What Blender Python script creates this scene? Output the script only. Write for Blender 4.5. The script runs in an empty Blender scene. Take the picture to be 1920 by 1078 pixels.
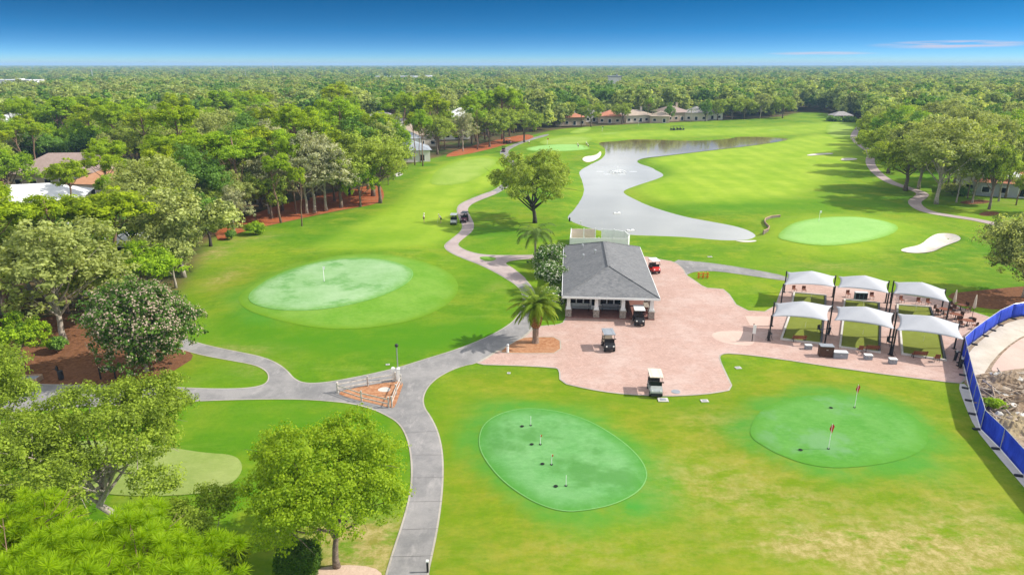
import bpy, bmesh, math, random
import numpy as np
from mathutils import Vector, Matrix
from mathutils.geometry import delaunay_2d_cdt
R = math.radians
random.seed(5); rng = np.random.default_rng(5)
SC = bpy.context.scene; COL = SC.collection

# ------------------------------------------------------------------ camera model (a pixel of the 1920x1078 photograph -> a point of the place)
FPX, CX, CY, CAMZ = 1280.0, 960.0, 539.0, 29.0
PITCH = math.atan(417 / 1280.0); CP, SP = math.cos(PITCH), math.sin(PITCH)
def at(px, py, z=0.0):
    dx, dv = (px - CX) / FPX, (py - CY) / FPX
    t = (CAMZ - z) / (SP + dv * CP)
    return (dx * t, (CP - dv * SP) * t)
def at3(px, py, z=0.0): return at(px, py, z) + (z,)

# ------------------------------------------------------------------ materials
MATS = {}
class NT:
    def __init__(s, name):
        s.m = bpy.data.materials.new(name); s.m.use_nodes = True
        s.t = s.m.node_tree; s.n = s.t.nodes; s.n.clear()
        s.out = s.n.new('ShaderNodeOutputMaterial'); MATS[name] = s.m
    def l(s, a, b): s.t.links.new(a, b)
    def pos(s):
        g = s.n.new('ShaderNodeNewGeometry'); return g.outputs['Position']
    def objco(s):
        g = s.n.new('ShaderNodeTexCoord'); return g.outputs['Object']
    def noise(s, co, scale, detail=4, rough=0.6, stretch=None):
        if stretch:
            mp = s.n.new('ShaderNodeMapping'); mp.inputs['Scale'].default_value = stretch; s.l(co, mp.inputs[0]); co = mp.outputs[0]
        x = s.n.new('ShaderNodeTexNoise'); x.inputs['Scale'].default_value = scale; x.inputs['Detail'].default_value = detail; x.inputs['Roughness'].default_value = rough
        s.l(co, x.inputs['Vector']); return x.outputs['Fac']
    def ramp(s, f, lo, hi, a=0.0, b=1.0):
        x = s.n.new('ShaderNodeMapRange'); x.interpolation_type = 'SMOOTHSTEP'
        for k, v in zip((1, 2, 3, 4), (lo, hi, a, b)): x.inputs[k].default_value = v
        s.l(f, x.inputs[0]); return x.outputs[0]
    def mix(s, f, a, b, mode='MIX'):
        x = s.n.new('ShaderNodeMix'); x.data_type = 'RGBA'; x.blend_type = mode; x.clamp_factor = True
        for i, v in ((0, f), (6, a), (7, b)):
            if isinstance(v, (int, float)): x.inputs[i].default_value = v
            elif isinstance(v, (tuple, list)): x.inputs[i].default_value = (*v, 1.0)
            else: s.l(v, x.inputs[i])
        return x.outputs[2]
    def math(s, op, a, b=None):
        x = s.n.new('ShaderNodeMath'); x.operation = op
        for i, v in ((0, a), (1, b)):
            if v is None: continue
            if isinstance(v, (int, float)): x.inputs[i].default_value = v
            else: s.l(v, x.inputs[i])
        return x.outputs[0]
    def attr(s, name):
        x = s.n.new('ShaderNodeAttribute'); x.attribute_name = name; return x.outputs['Fac']
    def bsdf(s, color, rough=0.8, spec=0.3, metal=0.0, bump=None, bstr=0.3, bdist=0.05, **kw):
        p = s.n.new('ShaderNodeBsdfPrincipled')
        if isinstance(color, (tuple, list)): p.inputs['Base Color'].default_value = (*color, 1.0)
        else: s.l(color, p.inputs['Base Color'])
        p.inputs['Roughness'].default_value = rough; p.inputs['Specular IOR Level'].default_value = spec; p.inputs['Metallic'].default_value = metal
        for k, v in kw.items(): p.inputs[k].default_value = v
        if bump is not None:
            b = s.n.new('ShaderNodeBump'); b.inputs['Strength'].default_value = bstr; b.inputs['Distance'].default_value = bdist
            s.l(bump, b.inputs['Height']); s.l(b.outputs[0], p.inputs['Normal'])
        s.p = p; return p.outputs[0]
    def done(s, sh): s.l(sh, s.out.inputs['Surface']); return s.m

def simple(name, col, rough=0.6, var=0.12, scale=3.0, spec=0.3, metal=0.0, bump=0.0, **kw):
    t = NT(name); co = t.objco(); n = t.noise(co, scale, 5)
    a = tuple(c * (1 - var) for c in col); b = tuple(min(1, c * (1 + var)) for c in col)
    c = t.mix(t.ramp(n, 0.3, 0.7), a, b)
    return t.done(t.bsdf(c, rough, spec, metal, bump=(n if bump else None), bstr=bump, **kw))

G1, G2, G3 = (0.148, 0.255, 0.007), (0.078, 0.190, 0.005), (0.225, 0.275, 0.018)
def grass_color(t, co):
    big = t.noise(co, 0.035, 4, 0.6); med = t.noise(co, 0.16, 5, 0.65); fine = t.noise(co, 1.6, 6, 0.75)
    streak = t.noise(co, 0.5, 5, 0.7, (0.35, 1.2, 1))
    c = t.mix(t.ramp(big, 0.36, 0.64), G2, G1)
    c = t.mix(t.math('MULTIPLY', t.ramp(med, 0.45, 0.65), 0.65), c, G3)
    c = t.mix(t.math('MULTIPLY', t.ramp(t.noise(co, 0.33, 6, 0.7, (1, 0.6, 1)), 0.50, 0.66), 0.55), c, G2)
    c = t.mix(t.math('MULTIPLY', t.ramp(streak, 0.48, 0.68), 0.45), c, (0.20, 0.27, 0.035))
    c = t.mix(t.math('MULTIPLY', t.ramp(fine, 0.35, 0.75), 0.55), c, t.mix(1.0, c, (0.62, 0.7, 0.6), 'MULTIPLY'))
    grain = t.noise(co, 4.5, 5, 0.8, (0.7, 1.2, 1))
    c = t.mix(t.math('MULTIPLY', t.ramp(grain, 0.35, 0.55, 1.0, 0.0), 0.40), c, t.mix(1.0, c, (0.55, 0.62, 0.5), 'MULTIPLY'))
    c = t.mix(t.math('MULTIPLY', t.ramp(grain, 0.55, 0.72), 0.35), c, t.mix(1.0, c, (1.5, 1.3, 1.6), 'MULTIPLY'))
    return c, fine
def make_ground():
    t = NT('grass_ground'); co = t.pos(); c, fine = grass_color(t, co)
    med = t.noise(co, 0.22, 6, 0.7); blotch = t.noise(co, 0.6, 6, 0.75, (0.6, 1, 1))
    # lighter mown fairway
    c = t.mix(t.attr('mown'), c, t.mix(t.ramp(t.noise(co, 0.09, 5, 0.6), 0.3, 0.7), (0.185, 0.310, 0.012), (0.265, 0.365, 0.030)))
    yl = t.math('MULTIPLY', t.attr('yellow'), t.ramp(med, 0.2, 0.7, 0.35, 1.0))
    c = t.mix(yl, c, t.mix(t.ramp(blotch, 0.35, 0.7), (0.135, 0.205, 0.005), (0.245, 0.235, 0.022)))
    wv = t.n.new('ShaderNodeTexWave'); wv.inputs['Scale'].default_value = 0.045; wv.inputs['Distortion'].default_value = 1.2; wv.inputs['Detail'].default_value = 1; t.l(co, wv.inputs[0])
    c = t.mix(t.math('MULTIPLY', t.math('MULTIPLY', t.attr('mown'), t.ramp(wv.outputs['Fac'], .2, .8)), .16), c, (0.095, 0.225, 0.006))
    c = t.mix(t.math('MULTIPLY', t.ramp(t.noise(co, 0.75, 7, 0.8, (0.6, 1.3, 1)), 0.42, 0.66), 0.42), c, t.mix(1.0, c, (1.45, 1.22, 1.6), 'MULTIPLY'))
    # lush dark rough
    c = t.mix(t.math('MULTIPLY', t.attr('lush'), t.ramp(med, 0.15, 0.6, 0.45, 1.0)), c, (0.062, 0.185, 0.004))
    # dye halo round the greens
    hal = t.math('MULTIPLY', t.attr('halo'), t.ramp(t.noise(co, 0.25, 5, 0.7), 0.28, 0.55, 0.45, 1.0))
    c = t.mix(hal, c, (0.042, 0.240, 0.032))
    # dry worn lawn
    dry = t.math('MULTIPLY', t.attr('dry'), t.ramp(blotch, 0.34, 0.62))
    c = t.mix(dry, c, t.mix(t.ramp(t.noise(co, 1.3, 6, 0.8), 0.35, 0.7), (0.21, 0.20, 0.035), (0.42, 0.34, 0.15)))
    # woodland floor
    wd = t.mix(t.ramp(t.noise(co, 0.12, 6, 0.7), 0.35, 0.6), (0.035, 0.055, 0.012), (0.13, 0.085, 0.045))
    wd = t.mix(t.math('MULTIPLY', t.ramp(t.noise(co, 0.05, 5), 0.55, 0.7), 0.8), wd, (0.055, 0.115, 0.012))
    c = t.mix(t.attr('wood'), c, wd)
    return t.done(t.bsdf(c, 0.95, 0.08, bump=fine, bstr=0.5, bdist=0.08))
make_ground()
def turf(name, a, b, scale=0.25, stripe=0.0, ang=0.0, dark=None, spot=0.35, feather=None):
    t = NT(name); co = t.pos()
    c = t.mix(t.ramp(t.noise(co, scale, 6, 0.7), 0.32, 0.68), a, b)
    c = t.mix(t.math('MULTIPLY', t.ramp(t.noise(co, 2.6, 6, 0.85, (0.6, 1.2, 1)), 0.42, 0.66), spot), c, tuple(min(1, x * 1.3 + 0.01) for x in b))
    if dark: c = t.mix(t.math('MULTIPLY', t.ramp(t.noise(co, 0.13, 5, 0.65), 0.50, 0.62), 0.75), c, dark)
    edge = t.math('MULTIPLY', t.attr('edge'), t.ramp(t.noise(co, 1.1, 5, 0.75), 0.25, 0.6, 0.35, 1.0))
    if feather: c = t.mix(edge, c, feather)
    if stripe:
        w = t.n.new('ShaderNodeTexWave'); w.inputs['Scale'].default_value = 0.07; w.inputs['Distortion'].default_value = 0.6
        mp = t.n.new('ShaderNodeMapping'); mp.inputs['Rotation'].default_value = (0, 0, ang); t.l(co, mp.inputs[0]); t.l(mp.outputs[0], w.inputs['Vector'])
        c = t.mix(t.math('MULTIPLY', t.ramp(w.outputs['Fac'], 0.35, 0.65), stripe), c, tuple(x * 0.72 for x in a))
    return t.done(t.bsdf(c, 0.9, 0.1, bump=t.noise(co, 3.0, 5), bstr=0.25))
turf('green_turf', (0.088, 0.262, 0.066), (0.145, 0.315, 0.115), 0.2, dark=(0.062, 0.200, 0.038), feather=(0.060, 0.225, 0.026))
turf('pale_green_turf', (0.175, 0.320, 0.120), (0.260, 0.385, 0.200), 0.16, dark=(0.095, 0.250, 0.055), feather=(0.105, 0.260, 0.030))
turf('bright_green_turf', (0.200, 0.390, 0.095), (0.250, 0.430, 0.125), 0.12, feather=(0.160, 0.320, 0.030))
turf('grassy_green_turf', (0.062, 0.225, 0.025), (0.110, 0.275, 0.055), 0.2, dark=(0.135, 0.275, 0.115), feather=(0.075, 0.230, 0.018))
turf('apron_turf', (0.092, 0.230, 0.012), (0.150, 0.275, 0.035), 0.2, feather=(0.112, 0.225, 0.006))
turf('tee_turf', (0.190, 0.300, 0.030), (0.260, 0.350, 0.060), 0.1, feather=(0.175, 0.290, 0.015))
turf('olive_green_turf', (0.190, 0.260, 0.055), (0.250, 0.300, 0.090), 0.2)
turf('fairway_turf', (0.135, 0.275, 0.010), (0.185, 0.310, 0.020), 0.05, stripe=0.45, ang=0.1)
turf('bay_turf', (0.140, 0.165, 0.022), (0.165, 0.190, 0.030), 0.4)
turf('collar_turf', (0.12, 0.30, 0.075), (0.16, 0.34, 0.10), 0.3)
def concrete(name, a, b, c3, stain=0.5):
    t = NT(name); co = t.pos()
    c = t.mix(t.ramp(t.noise(co, 0.25, 7, 0.7), 0.35, 0.65), a, b)
    c = t.mix(t.math('MULTIPLY', t.ramp(t.noise(co, 0.9, 7, 0.75, (1, 0.4, 1)), 0.5, 0.72), stain), c, c3)
    f = t.noise(co, 9, 6, 0.8)
    c = t.mix(t.math('MULTIPLY', t.ramp(f, 0.35, 0.75), 0.4), c, t.mix(1.0, c, (0.7, 0.7, 0.7), 'MULTIPLY'))
    # path turns from grey concrete to pinkish further off
    return t.done(t.bsdf(c, 0.85, 0.2, bump=f, bstr=0.15))
concrete('path_concrete', (0.185, 0.180, 0.178), (0.285, 0.270, 0.262), (0.38, 0.355, 0.34), .65)
concrete('pink_path', (0.34, 0.27, 0.26), (0.42, 0.34, 0.32), (0.28, 0.23, 0.22))
concrete('path_border', (0.33, 0.30, 0.25), (0.43, 0.39, 0.33), (0.24, 0.22, 0.19))
concrete('pale_concrete', (0.48, 0.46, 0.42), (0.60, 0.57, 0.52), (0.36, 0.34, 0.31))
concrete('beige_road', (0.47, 0.41, 0.33), (0.58, 0.51, 0.42), (0.33, 0.28, 0.22))
concrete('pink_concrete', (0.52, 0.37, 0.31), (0.58, 0.42, 0.35), (0.42, 0.30, 0.25))
concrete('joint', (0.18, 0.175, 0.17), (0.17, 0.16, 0.155), (0.10, 0.1, 0.1))
def pavers(name, a, b, c3):
    t = NT(name); co = t.pos()
    br = t.n.new('ShaderNodeTexBrick'); br.inputs['Scale'].default_value = 2.2
    br.inputs['Color1'].default_value = (*a, 1); br.inputs['Color2'].default_value = (*b, 1); br.inputs['Mortar'].default_value = (*[x * 0.72 for x in a], 1)
    br.inputs['Mortar Size'].default_value = 0.018; br.inputs['Bias'].default_value = -0.1
    mp = t.n.new('ShaderNodeMapping'); mp.inputs['Rotation'].default_value = (0, 0, 0.7); t.l(co, mp.inputs[0]); t.l(mp.outputs[0], br.inputs['Vector'])
    c = t.mix(t.math('MULTIPLY', t.ramp(t.noise(co, 0.22, 7, 0.72), 0.42, 0.66), 0.7), br.outputs['Color'], c3)
    c = t.mix(t.math('MULTIPLY', t.ramp(t.noise(co, 1.4, 7, 0.8, (0.5, 1, 1)), 0.52, 0.7), 0.55), c, tuple(x * 0.66 for x in a))
    c = t.mix(t.math('MULTIPLY', t.ramp(t.noise(co, 1.1, 6, 0.8), 0.55, 0.72), 0.5), c, tuple(min(1, x * 1.28) for x in b))
    c = t.mix(t.math('MULTIPLY', t.ramp(t.noise(co, 3.2, 5, 0.85, (0.45, 1.3, 1)), 0.52, 0.66), 0.5), c, tuple(x * 0.6 for x in a))
    return t.done(t.bsdf(c, 0.8, 0.25, bump=br.outputs['Fac'], bstr=-0.2))
pavers('plaza_pavers', (0.410, 0.265, 0.218), (0.505, 0.340, 0.285), (0.49, 0.37, 0.325))
def mulch(name, a, b, d):
    t = NT(name); co = t.pos(); n = t.noise(co, 2.2, 8, 0.8); n2 = t.noise(co, 0.25, 5)
    c = t.mix(t.ramp(n, 0.35, 0.65), a, b); c = t.mix(t.math('MULTIPLY', t.ramp(n2, 0.45, 0.65), 0.6), c, d)
    return t.done(t.bsdf(c, 0.95, 0.05, bump=n, bstr=0.7, bdist=0.1))
mulch('red_mulch', (0.27, 0.070, 0.024), (0.40, 0.125, 0.050), (0.33, 0.150, 0.075))
mulch('brown_mulch', (0.10, 0.045, 0.022), (0.25, 0.115, 0.058), (0.18, 0.085, 0.045))
mulch('orange_mulch', (0.29, 0.120, 0.055), (0.46, 0.250, 0.140), (0.38, 0.210, 0.120))
mulch('dirt', (0.13, 0.090, 0.058), (0.40, 0.310, 0.225), (0.24, 0.165, 0.105))
mulch('bare_soil', (0.26, 0.20, 0.12), (0.36, 0.29, 0.18), (0.30, 0.25, 0.12))
mulch('pink_sand', (0.50, 0.36, 0.27), (0.58, 0.43, 0.33), (0.5, 0.38, 0.29))
mulch('sand', (0.52, 0.48, 0.42), (0.62, 0.58, 0.52), (0.42, 0.37, 0.31))
def water():
    t = NT('pond_water'); co = t.pos()
    n = t.noise(co, 0.05, 4, 0.5); w = t.noise(co, 1.1, 3, 0.6, (1, 0.5, 1))
    c = t.mix(t.ramp(n, 0.35, 0.65), (0.29, 0.293, 0.268), (0.345, 0.347, 0.318))
    # ochre reflection of the trees painted into the water colour at the far arm
    g = t.n.new('ShaderNodeSeparateXYZ'); t.l(co, g.inputs[0])
    c = t.mix(t.math('MULTIPLY', t.ramp(t.math('ADD', g.outputs['Y'], t.math('MULTIPLY', t.noise(co, .04, 4), 90)), 235, 340), 0.95), c, (0.135, 0.092, 0.022))
    return t.done(t.bsdf(c, 0.06, 0.5, bump=w, bstr=0.05, bdist=0.1, IOR=1.5))
water()
def shingle():
    t = NT('grey_shingles'); co = t.objco()
    br = t.n.new('ShaderNodeTexBrick'); br.inputs['Scale'].default_value = 1.0
    br.inputs['Brick Width'].default_value = 0.34; br.inputs['Row Height'].default_value = 0.16
    br.inputs['Color1'].default_value = (0.125, 0.128, 0.135, 1); br.inputs['Color2'].default_value = (0.20, 0.20, 0.205, 1); br.inputs['Mortar'].default_value = (0.09, 0.09, 0.095, 1); br.inputs['Mortar Size'].default_value = 0.012
    t.l(co, br.inputs['Vector'])
    c = t.mix(t.math('MULTIPLY', t.ramp(t.noise(co, 2.5, 6, 0.8), 0.4, 0.7), 0.55), br.outputs['Color'], (0.24, 0.24, 0.24))
    c = t.mix(t.math('MULTIPLY', t.ramp(t.noise(co, 0.4, 5, 0.7), 0.45, 0.7), 0.35), c, (0.10, 0.105, 0.11))
    return t.done(t.bsdf(c, 0.9, 0.15, bump=br.outputs['Fac'], bstr=-0.25))
shingle()
def roof(name, a, b):
    t = NT(name); co = t.objco(); w = t.n.new('ShaderNodeTexWave'); w.bands_direction = 'Z'; w.inputs['Scale'].default_value = 2.2; w.inputs['Distortion'].default_value = 0.8; t.l(co, w.inputs[0])
    c = t.mix(t.ramp(t.noise(co, 1.2, 6, 0.75), 0.3, 0.7), a, b); c = t.mix(t.math('MULTIPLY', w.outputs['Fac'], 0.35), c, tuple(x * 0.6 for x in a))
    return t.done(t.bsdf(c, 0.85, 0.2))
roof('white_roof', (0.62, 0.62, 0.62), (0.74, 0.74, 0.73)); roof('brown_roof', (0.30, 0.22, 0.19), (0.38, 0.29, 0.26))
roof('orange_roof', (0.44, 0.21, 0.11), (0.52, 0.28, 0.16)); roof('blue_roof', (0.24, 0.27, 0.32), (0.40, 0.42, 0.45))
roof('terracotta_roof', (0.45, 0.17, 0.10), (0.52, 0.24, 0.15)); roof('tan_roof', (0.36, 0.28, 0.22), (0.44, 0.36, 0.29)); roof('slate_roof', (0.28, 0.26, 0.26), (0.36, 0.33, 0.32))
M = MATS
simple('white_paint', (0.80, 0.80, 0.78), 0.5, 0.04); simple('off_white', (0.68, 0.65, 0.59), 0.6, 0.06); simple('weathered_white', (0.50, 0.46, 0.41), 0.8, 0.25, 4); simple('tan_wall', (0.42, 0.34, 0.26), 0.8, 0.08); simple('cream_wall', (0.56, 0.50, 0.42), 0.8, 0.06)
simple('pink_panel', (0.66, 0.52, 0.46), 0.7, 0.05); simple('grey_wall', (0.36, 0.37, 0.39), 0.8, 0.06)
simple('stone', (0.30, 0.26, 0.22), 0.9, 0.45, 6, bump=0.5); simple('porch_tile', (0.22, 0.105, 0.085), 0.6, 0.15)
simple('dark_glass', (0.012, 0.014, 0.017), 0.2, 0.1, spec=0.25); simple('black_metal', (0.018, 0.018, 0.02), 0.45, 0.2); simple('rubber', (0.02, 0.02, 0.02), 0.8, 0.2)
simple('grey_metal', (0.30, 0.31, 0.32), 0.4, 0.1, metal=0.3); simple('steel', (0.55, 0.56, 0.57), 0.35, 0.1, metal=0.6); simple('black_plastic', (0.025, 0.025, 0.028), 0.5, 0.2)
simple('white_plastic', (0.78, 0.78, 0.76), 0.35, 0.03); simple('beige_plastic', (0.62, 0.55, 0.45), 0.4, 0.05); simple('silver_paint', (0.42, 0.44, 0.43), 0.3, 0.08, metal=0.3)
simple('black_paint', (0.02, 0.02, 0.022), 0.25, 0.1, spec=0.5); simple('red_paint', (0.50, 0.025, 0.02), 0.3, 0.08, spec=0.5); simple('maroon_paint', (0.10, 0.025, 0.05), 0.3, 0.1, spec=0.5)
simple('vinyl_beige', (0.46, 0.38, 0.29), 0.6, 0.08); simple('vinyl_black', (0.03, 0.028, 0.028), 0.55, 0.15); simple('headlamp', (0.75, 0.75, 0.70), 0.15, 0.02)
simple('redwood', (0.20, 0.065, 0.032), 0.6, 0.25, 8); simple('dark_wood', (0.07, 0.035, 0.022), 0.6, 0.25, 8); simple('box_wood', (0.36, 0.24, 0.15), 0.7, 0.15, 5)
simple('grey_plastic', (0.25, 0.27, 0.30), 0.5, 0.08); simple('pale_grey', (0.55, 0.57, 0.58), 0.5, 0.05); simple('teal_plastic', (0.10, 0.20, 0.20), 0.5, 0.1)
simple('canopy_fabric', (0.40, 0.405, 0.43), 0.7, 0.03, 1.2); simple('umbrella_cloth', (0.55, 0.47, 0.36), 0.8, 0.06)
simple('flag_red', (0.42, 0.02, 0.02), 0.7, 0.1); simple('flag_white', (0.8, 0.8, 0.78), 0.7, 0.05); simple('flag_orange', (0.65, 0.16, 0.03), 0.7, 0.1); simple('cup_dark', (0.008, 0.012, 0.008), 0.9, 0.1)
simple('orange_plastic', (0.62, 0.22, 0.01), 0.45, 0.06); simple('skin', (0.50, 0.30, 0.20), 0.6, 0.05); simple('shirt_white', (0.78, 0.78, 0.77), 0.8, 0.04); simple('shorts_dark', (0.03, 0.035, 0.05), 0.8, 0.1)
simple('bark', (0.17, 0.13, 0.10), 0.9, 0.4, 5, bump=0.6); simple('pale_bark', (0.36, 0.31, 0.26), 0.9, 0.35, 5, bump=0.6); simple('dark_bark', (0.055, 0.045, 0.038), 0.9, 0.35, 5, bump=0.6); simple('pine_bark', (0.20, 0.125, 0.085), 0.9, 0.4, 6, bump=0.7)
simple('palm_boot', (0.33, 0.145, 0.055), 0.9, 0.55, 7, bump=1.0); simple('palm_trunk', (0.24, 0.17, 0.13), 0.9, 0.35, 6, bump=0.6); simple('debris_wood', (0.32, 0.24, 0.17), 0.9, 0.4, 3); simple('rubble_stone', (0.36, 0.29, 0.22), 0.9, 0.35, 2, bump=0.5)
simple('wood_bulkhead', (0.20, 0.165, 0.13), 0.9, 0.3, 4); simple('fountain_spray', (0.85, 0.86, 0.86), 0.4, 0.02)
def fence_mesh():
    t = NT('blue_windscreen'); co = t.pos(); n = t.noise(co, 0.8, 5, 0.7, (1, 1, 0.3))
    c = t.mix(t.ramp(n, 0.35, 0.65), (0.022, 0.055, 0.50), (0.045, 0.11, 0.68))
    p = t.bsdf(c, 0.6, 0.25, bump=n, bstr=0.3, bdist=0.1); tr = t.n.new('ShaderNodeBsdfTranslucent'); t.l(c, tr.inputs[0])
    mx = t.n.new('ShaderNodeMixShader'); mx.inputs[0].default_value = 0.35; t.l(p, mx.inputs[1]); t.l(tr.outputs[0], mx.inputs[2])
    return t.done(mx.outputs[0])
fence_mesh()
def leafm(name, a, b, c3, trans=0.35, hi=None):
    t = NT(name)
    oi = t.n.new('ShaderNodeObjectInfo'); tone = t.attr('tone')
    c = t.mix(t.ramp(tone, 0.15, 0.85), a, b)
    c = t.mix(t.math('MULTIPLY', oi.outputs['Random'], 0.75), c, c3)
    if hi: c = t.mix(t.ramp(tone, 0.93, 0.95), c, hi)
    p = t.bsdf(c, 0.6, 0.25); tr = t.n.new('ShaderNodeBsdfTranslucent'); t.l(t.mix(1.0, c, (1.3, 1.25, 0.6), 'MULTIPLY'), tr.inputs[0])
    mx = t.n.new('ShaderNodeMixShader'); mx.inputs[0].default_value = trans; t.l(p, mx.inputs[1]); t.l(tr.outputs[0], mx.inputs[2])
    return t.done(mx.outputs[0])
leafm('leaf_oak', (0.074, 0.122, 0.012), (0.437, 0.555, 0.072), (0.344, 0.417, 0.058), 0.46)
leafm('leaf_dark', (0.043, 0.108, 0.014), (0.246, 0.427, 0.056), (0.169, 0.303, 0.045), 0.46)
leafm('leaf_pine', (0.161, 0.227, 0.004), (0.476, 0.568, 0.017), (0.300, 0.453, 0.013), 0.5)
leafm('leaf_green', (0.086, 0.179, 0.006), (0.449, 0.620, 0.028), (0.305, 0.467, 0.018), 0.48)
leafm('leaf_moss', (0.174, 0.191, 0.100), (0.601, 0.601, 0.358), (0.339, 0.362, 0.189), 0.42)
leafm('leaf_greyoak', (0.095, 0.130, 0.038), (0.521, 0.572, 0.189), (0.365, 0.419, 0.108), 0.44)
leafm('leaf_far', (0.149, 0.221, 0.043), (0.558, 0.620, 0.160), (0.285, 0.385, 0.120), 0.46)
leafm('leaf_bloom', (0.040, 0.110, 0.012), (0.140, 0.245, 0.030), (0.09, 0.18, 0.022), 0.35)
leafm('petal', (0.44, 0.32, 0.25), (0.55, 0.44, 0.35), (0.48, 0.36, 0.28), 0.3)
leafm('petal_white', (0.55, 0.56, 0.42), (0.74, 0.73, 0.62), (0.68, 0.68, 0.55), 0.3)
leafm('leaf_near', (0.070, 0.116, 0.009), (0.387, 0.501, 0.052), (0.291, 0.390, 0.032), 0.46)
leafm('leaf_lime', (0.067, 0.132, 0.004), (0.460, 0.539, 0.025), (0.293, 0.437, 0.015), 0.5)
leafm('needle', (0.091, 0.205, 0.005), (0.462, 0.604, 0.014), (0.308, 0.471, 0.010), 0.5)
leafm('frond', (0.140, 0.250, 0.014), (0.300, 0.380, 0.030), (0.21, 0.31, 0.02), 0.45)
leafm('frond_dark', (0.080, 0.150, 0.022), (0.170, 0.250, 0.045), (0.12, 0.19, 0.03), 0.4)
leafm('hedge_leaf', (0.050, 0.130, 0.012), (0.130, 0.225, 0.024), (0.08, 0.17, 0.016), 0.4)
leafm('leaf_rust', (0.16, 0.07, 0.03), (0.24, 0.12, 0.06), (0.2, 0.09, 0.04), 0.3)

# ------------------------------------------------------------------ mesh helpers
def link(o, parent=None):
    COL.objects.link(o)
    if parent: o.parent = parent
    return o
def tag(o, label=None, cat=None, group=None, kind=None):
    for k, v in (('label', label), ('category', cat), ('group', group), ('kind', kind)):
        if v: o[k] = v
    return o
def thing(name, label, cat, loc=(0, 0, 0), rz=0.0, group=None):
    o = bpy.data.objects.new(name, None); o.empty_display_size = 0.3; link(o)
    o.location = loc if len(loc) == 3 else (*loc, 0); o.rotation_euler = (0, 0, rz)
    return tag(o, label, cat, group)
def dup(root, loc, rz=None, label=None, scale=None, group=None):
    r = root.copy(); COL.objects.link(r); r.location = loc if len(loc) == 3 else (*loc, 0)
    if rz is not None: r.rotation_euler = (0, 0, rz)
    if scale is not None: r.scale = scale if isinstance(scale, tuple) else (scale,) * 3
    if label: r['label'] = label
    if group: r['group'] = group
    def rec(a, b):
        for ch in list(a.children):
            c = ch.copy(); COL.objects.link(c); c.parent = b; rec(ch, c)
    rec(root, r); return r
class MB:
    def __init__(s): s.v = []; s.f = []
    def add(s, vs, fs):
        n = len(s.v); s.v += [tuple(v) for v in vs]; s.f += [tuple(i + n for i in f) for f in fs]; return s
    def box(s, c, d, rz=0.0, taper=1.0, rx=0.0):
        m = Matrix.Rotation(rz, 3, 'Z') @ Matrix.Rotation(rx, 3, 'X'); vs = []
        for z in (-1, 1):
            k = taper if z > 0 else 1.0
            for x, y in ((-1, -1), (1, -1), (1, 1), (-1, 1)):
                vs.append(Vector(c) + m @ Vector((x * d[0] / 2 * k, y * d[1] / 2 * k, z * d[2] / 2)))
        return s.add(vs, [(3, 2, 1, 0), (4, 5, 6, 7), (0, 1, 5, 4), (1, 2, 6, 5), (2, 3, 7, 6), (3, 0, 4, 7)])
    def tube(s, pts, rad, n=8, cap=True):
        pts = [Vector(p) for p in pts]
        if not isinstance(rad, (list, tuple)): rad = [rad] * len(pts)
        vs = []; prev = None
        for i, p in enumerate(pts):
            d = (pts[min(i + 1, len(pts) - 1)] - pts[max(i - 1, 0)]).normalized()
            u = d.orthogonal().normalized() if prev is None else (prev - d * prev.dot(d)).normalized()
            prev = u; w = d.cross(u)
            for k in range(n):
                a = 2 * math.pi * k / n; vs.append(p + (u * math.cos(a) + w * math.sin(a)) * rad[i])
        fs = [(i * n + k, i * n + (k + 1) % n, (i + 1) * n + (k + 1) % n, (i + 1) * n + k) for i in range(len(pts) - 1) for k in range(n)]
        if cap: fs += [tuple(range(n - 1, -1, -1)), tuple((len(pts) - 1) * n + k for k in range(n))]
        return s.add(vs, fs)
    def lathe(s, prof, c=(0, 0, 0), n=16):
        vs = []
        for r, z in prof:
            for k in range(n):
                a = 2 * math.pi * k / n; vs.append((c[0] + r * math.cos(a), c[1] + r * math.sin(a), c[2] + z))
        fs = [(i * n + k, i * n + (k + 1) % n, (i + 1) * n + (k + 1) % n, (i + 1) * n + k) for i in range(len(prof) - 1) for k in range(n)]
        fs += [tuple(range(n - 1, -1, -1)), tuple((len(prof) - 1) * n + k for k in range(n))]
        return s.add(vs, fs)
    def prism(s, prof, x0, x1):
        """a closed (y, z) outline pushed from x0 to x1"""
        n = len(prof); vs = [(x0, y, z) for y, z in prof] + [(x1, y, z) for y, z in prof]
        return s.add(vs, [tuple(range(n)), tuple(range(2 * n - 1, n - 1, -1))] + [(i + n, (i + 1) % n + n, (i + 1) % n, i) for i in range(n)])
    def build(s, name, m, parent=None, smooth=False, bevel=0.0, segs=2):
        me = bpy.data.meshes.new(name); me.from_pydata(s.v, [], s.f); me.update()
        o = bpy.data.objects.new(name, me); link(o, parent); me.materials.append(M[m])
        bm = bmesh.new(); bm.from_mesh(me); bmesh.ops.recalc_face_normals(bm, faces=bm.faces)
        if bevel: bmesh.ops.bevel(bm, geom=list(bm.edges), offset=bevel, segments=segs, affect='EDGES', clamp_overlap=True)
        if smooth:
            for f in bm.faces: f.smooth = True
        bm.to_mesh(me); bm.free()
        return o

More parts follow.
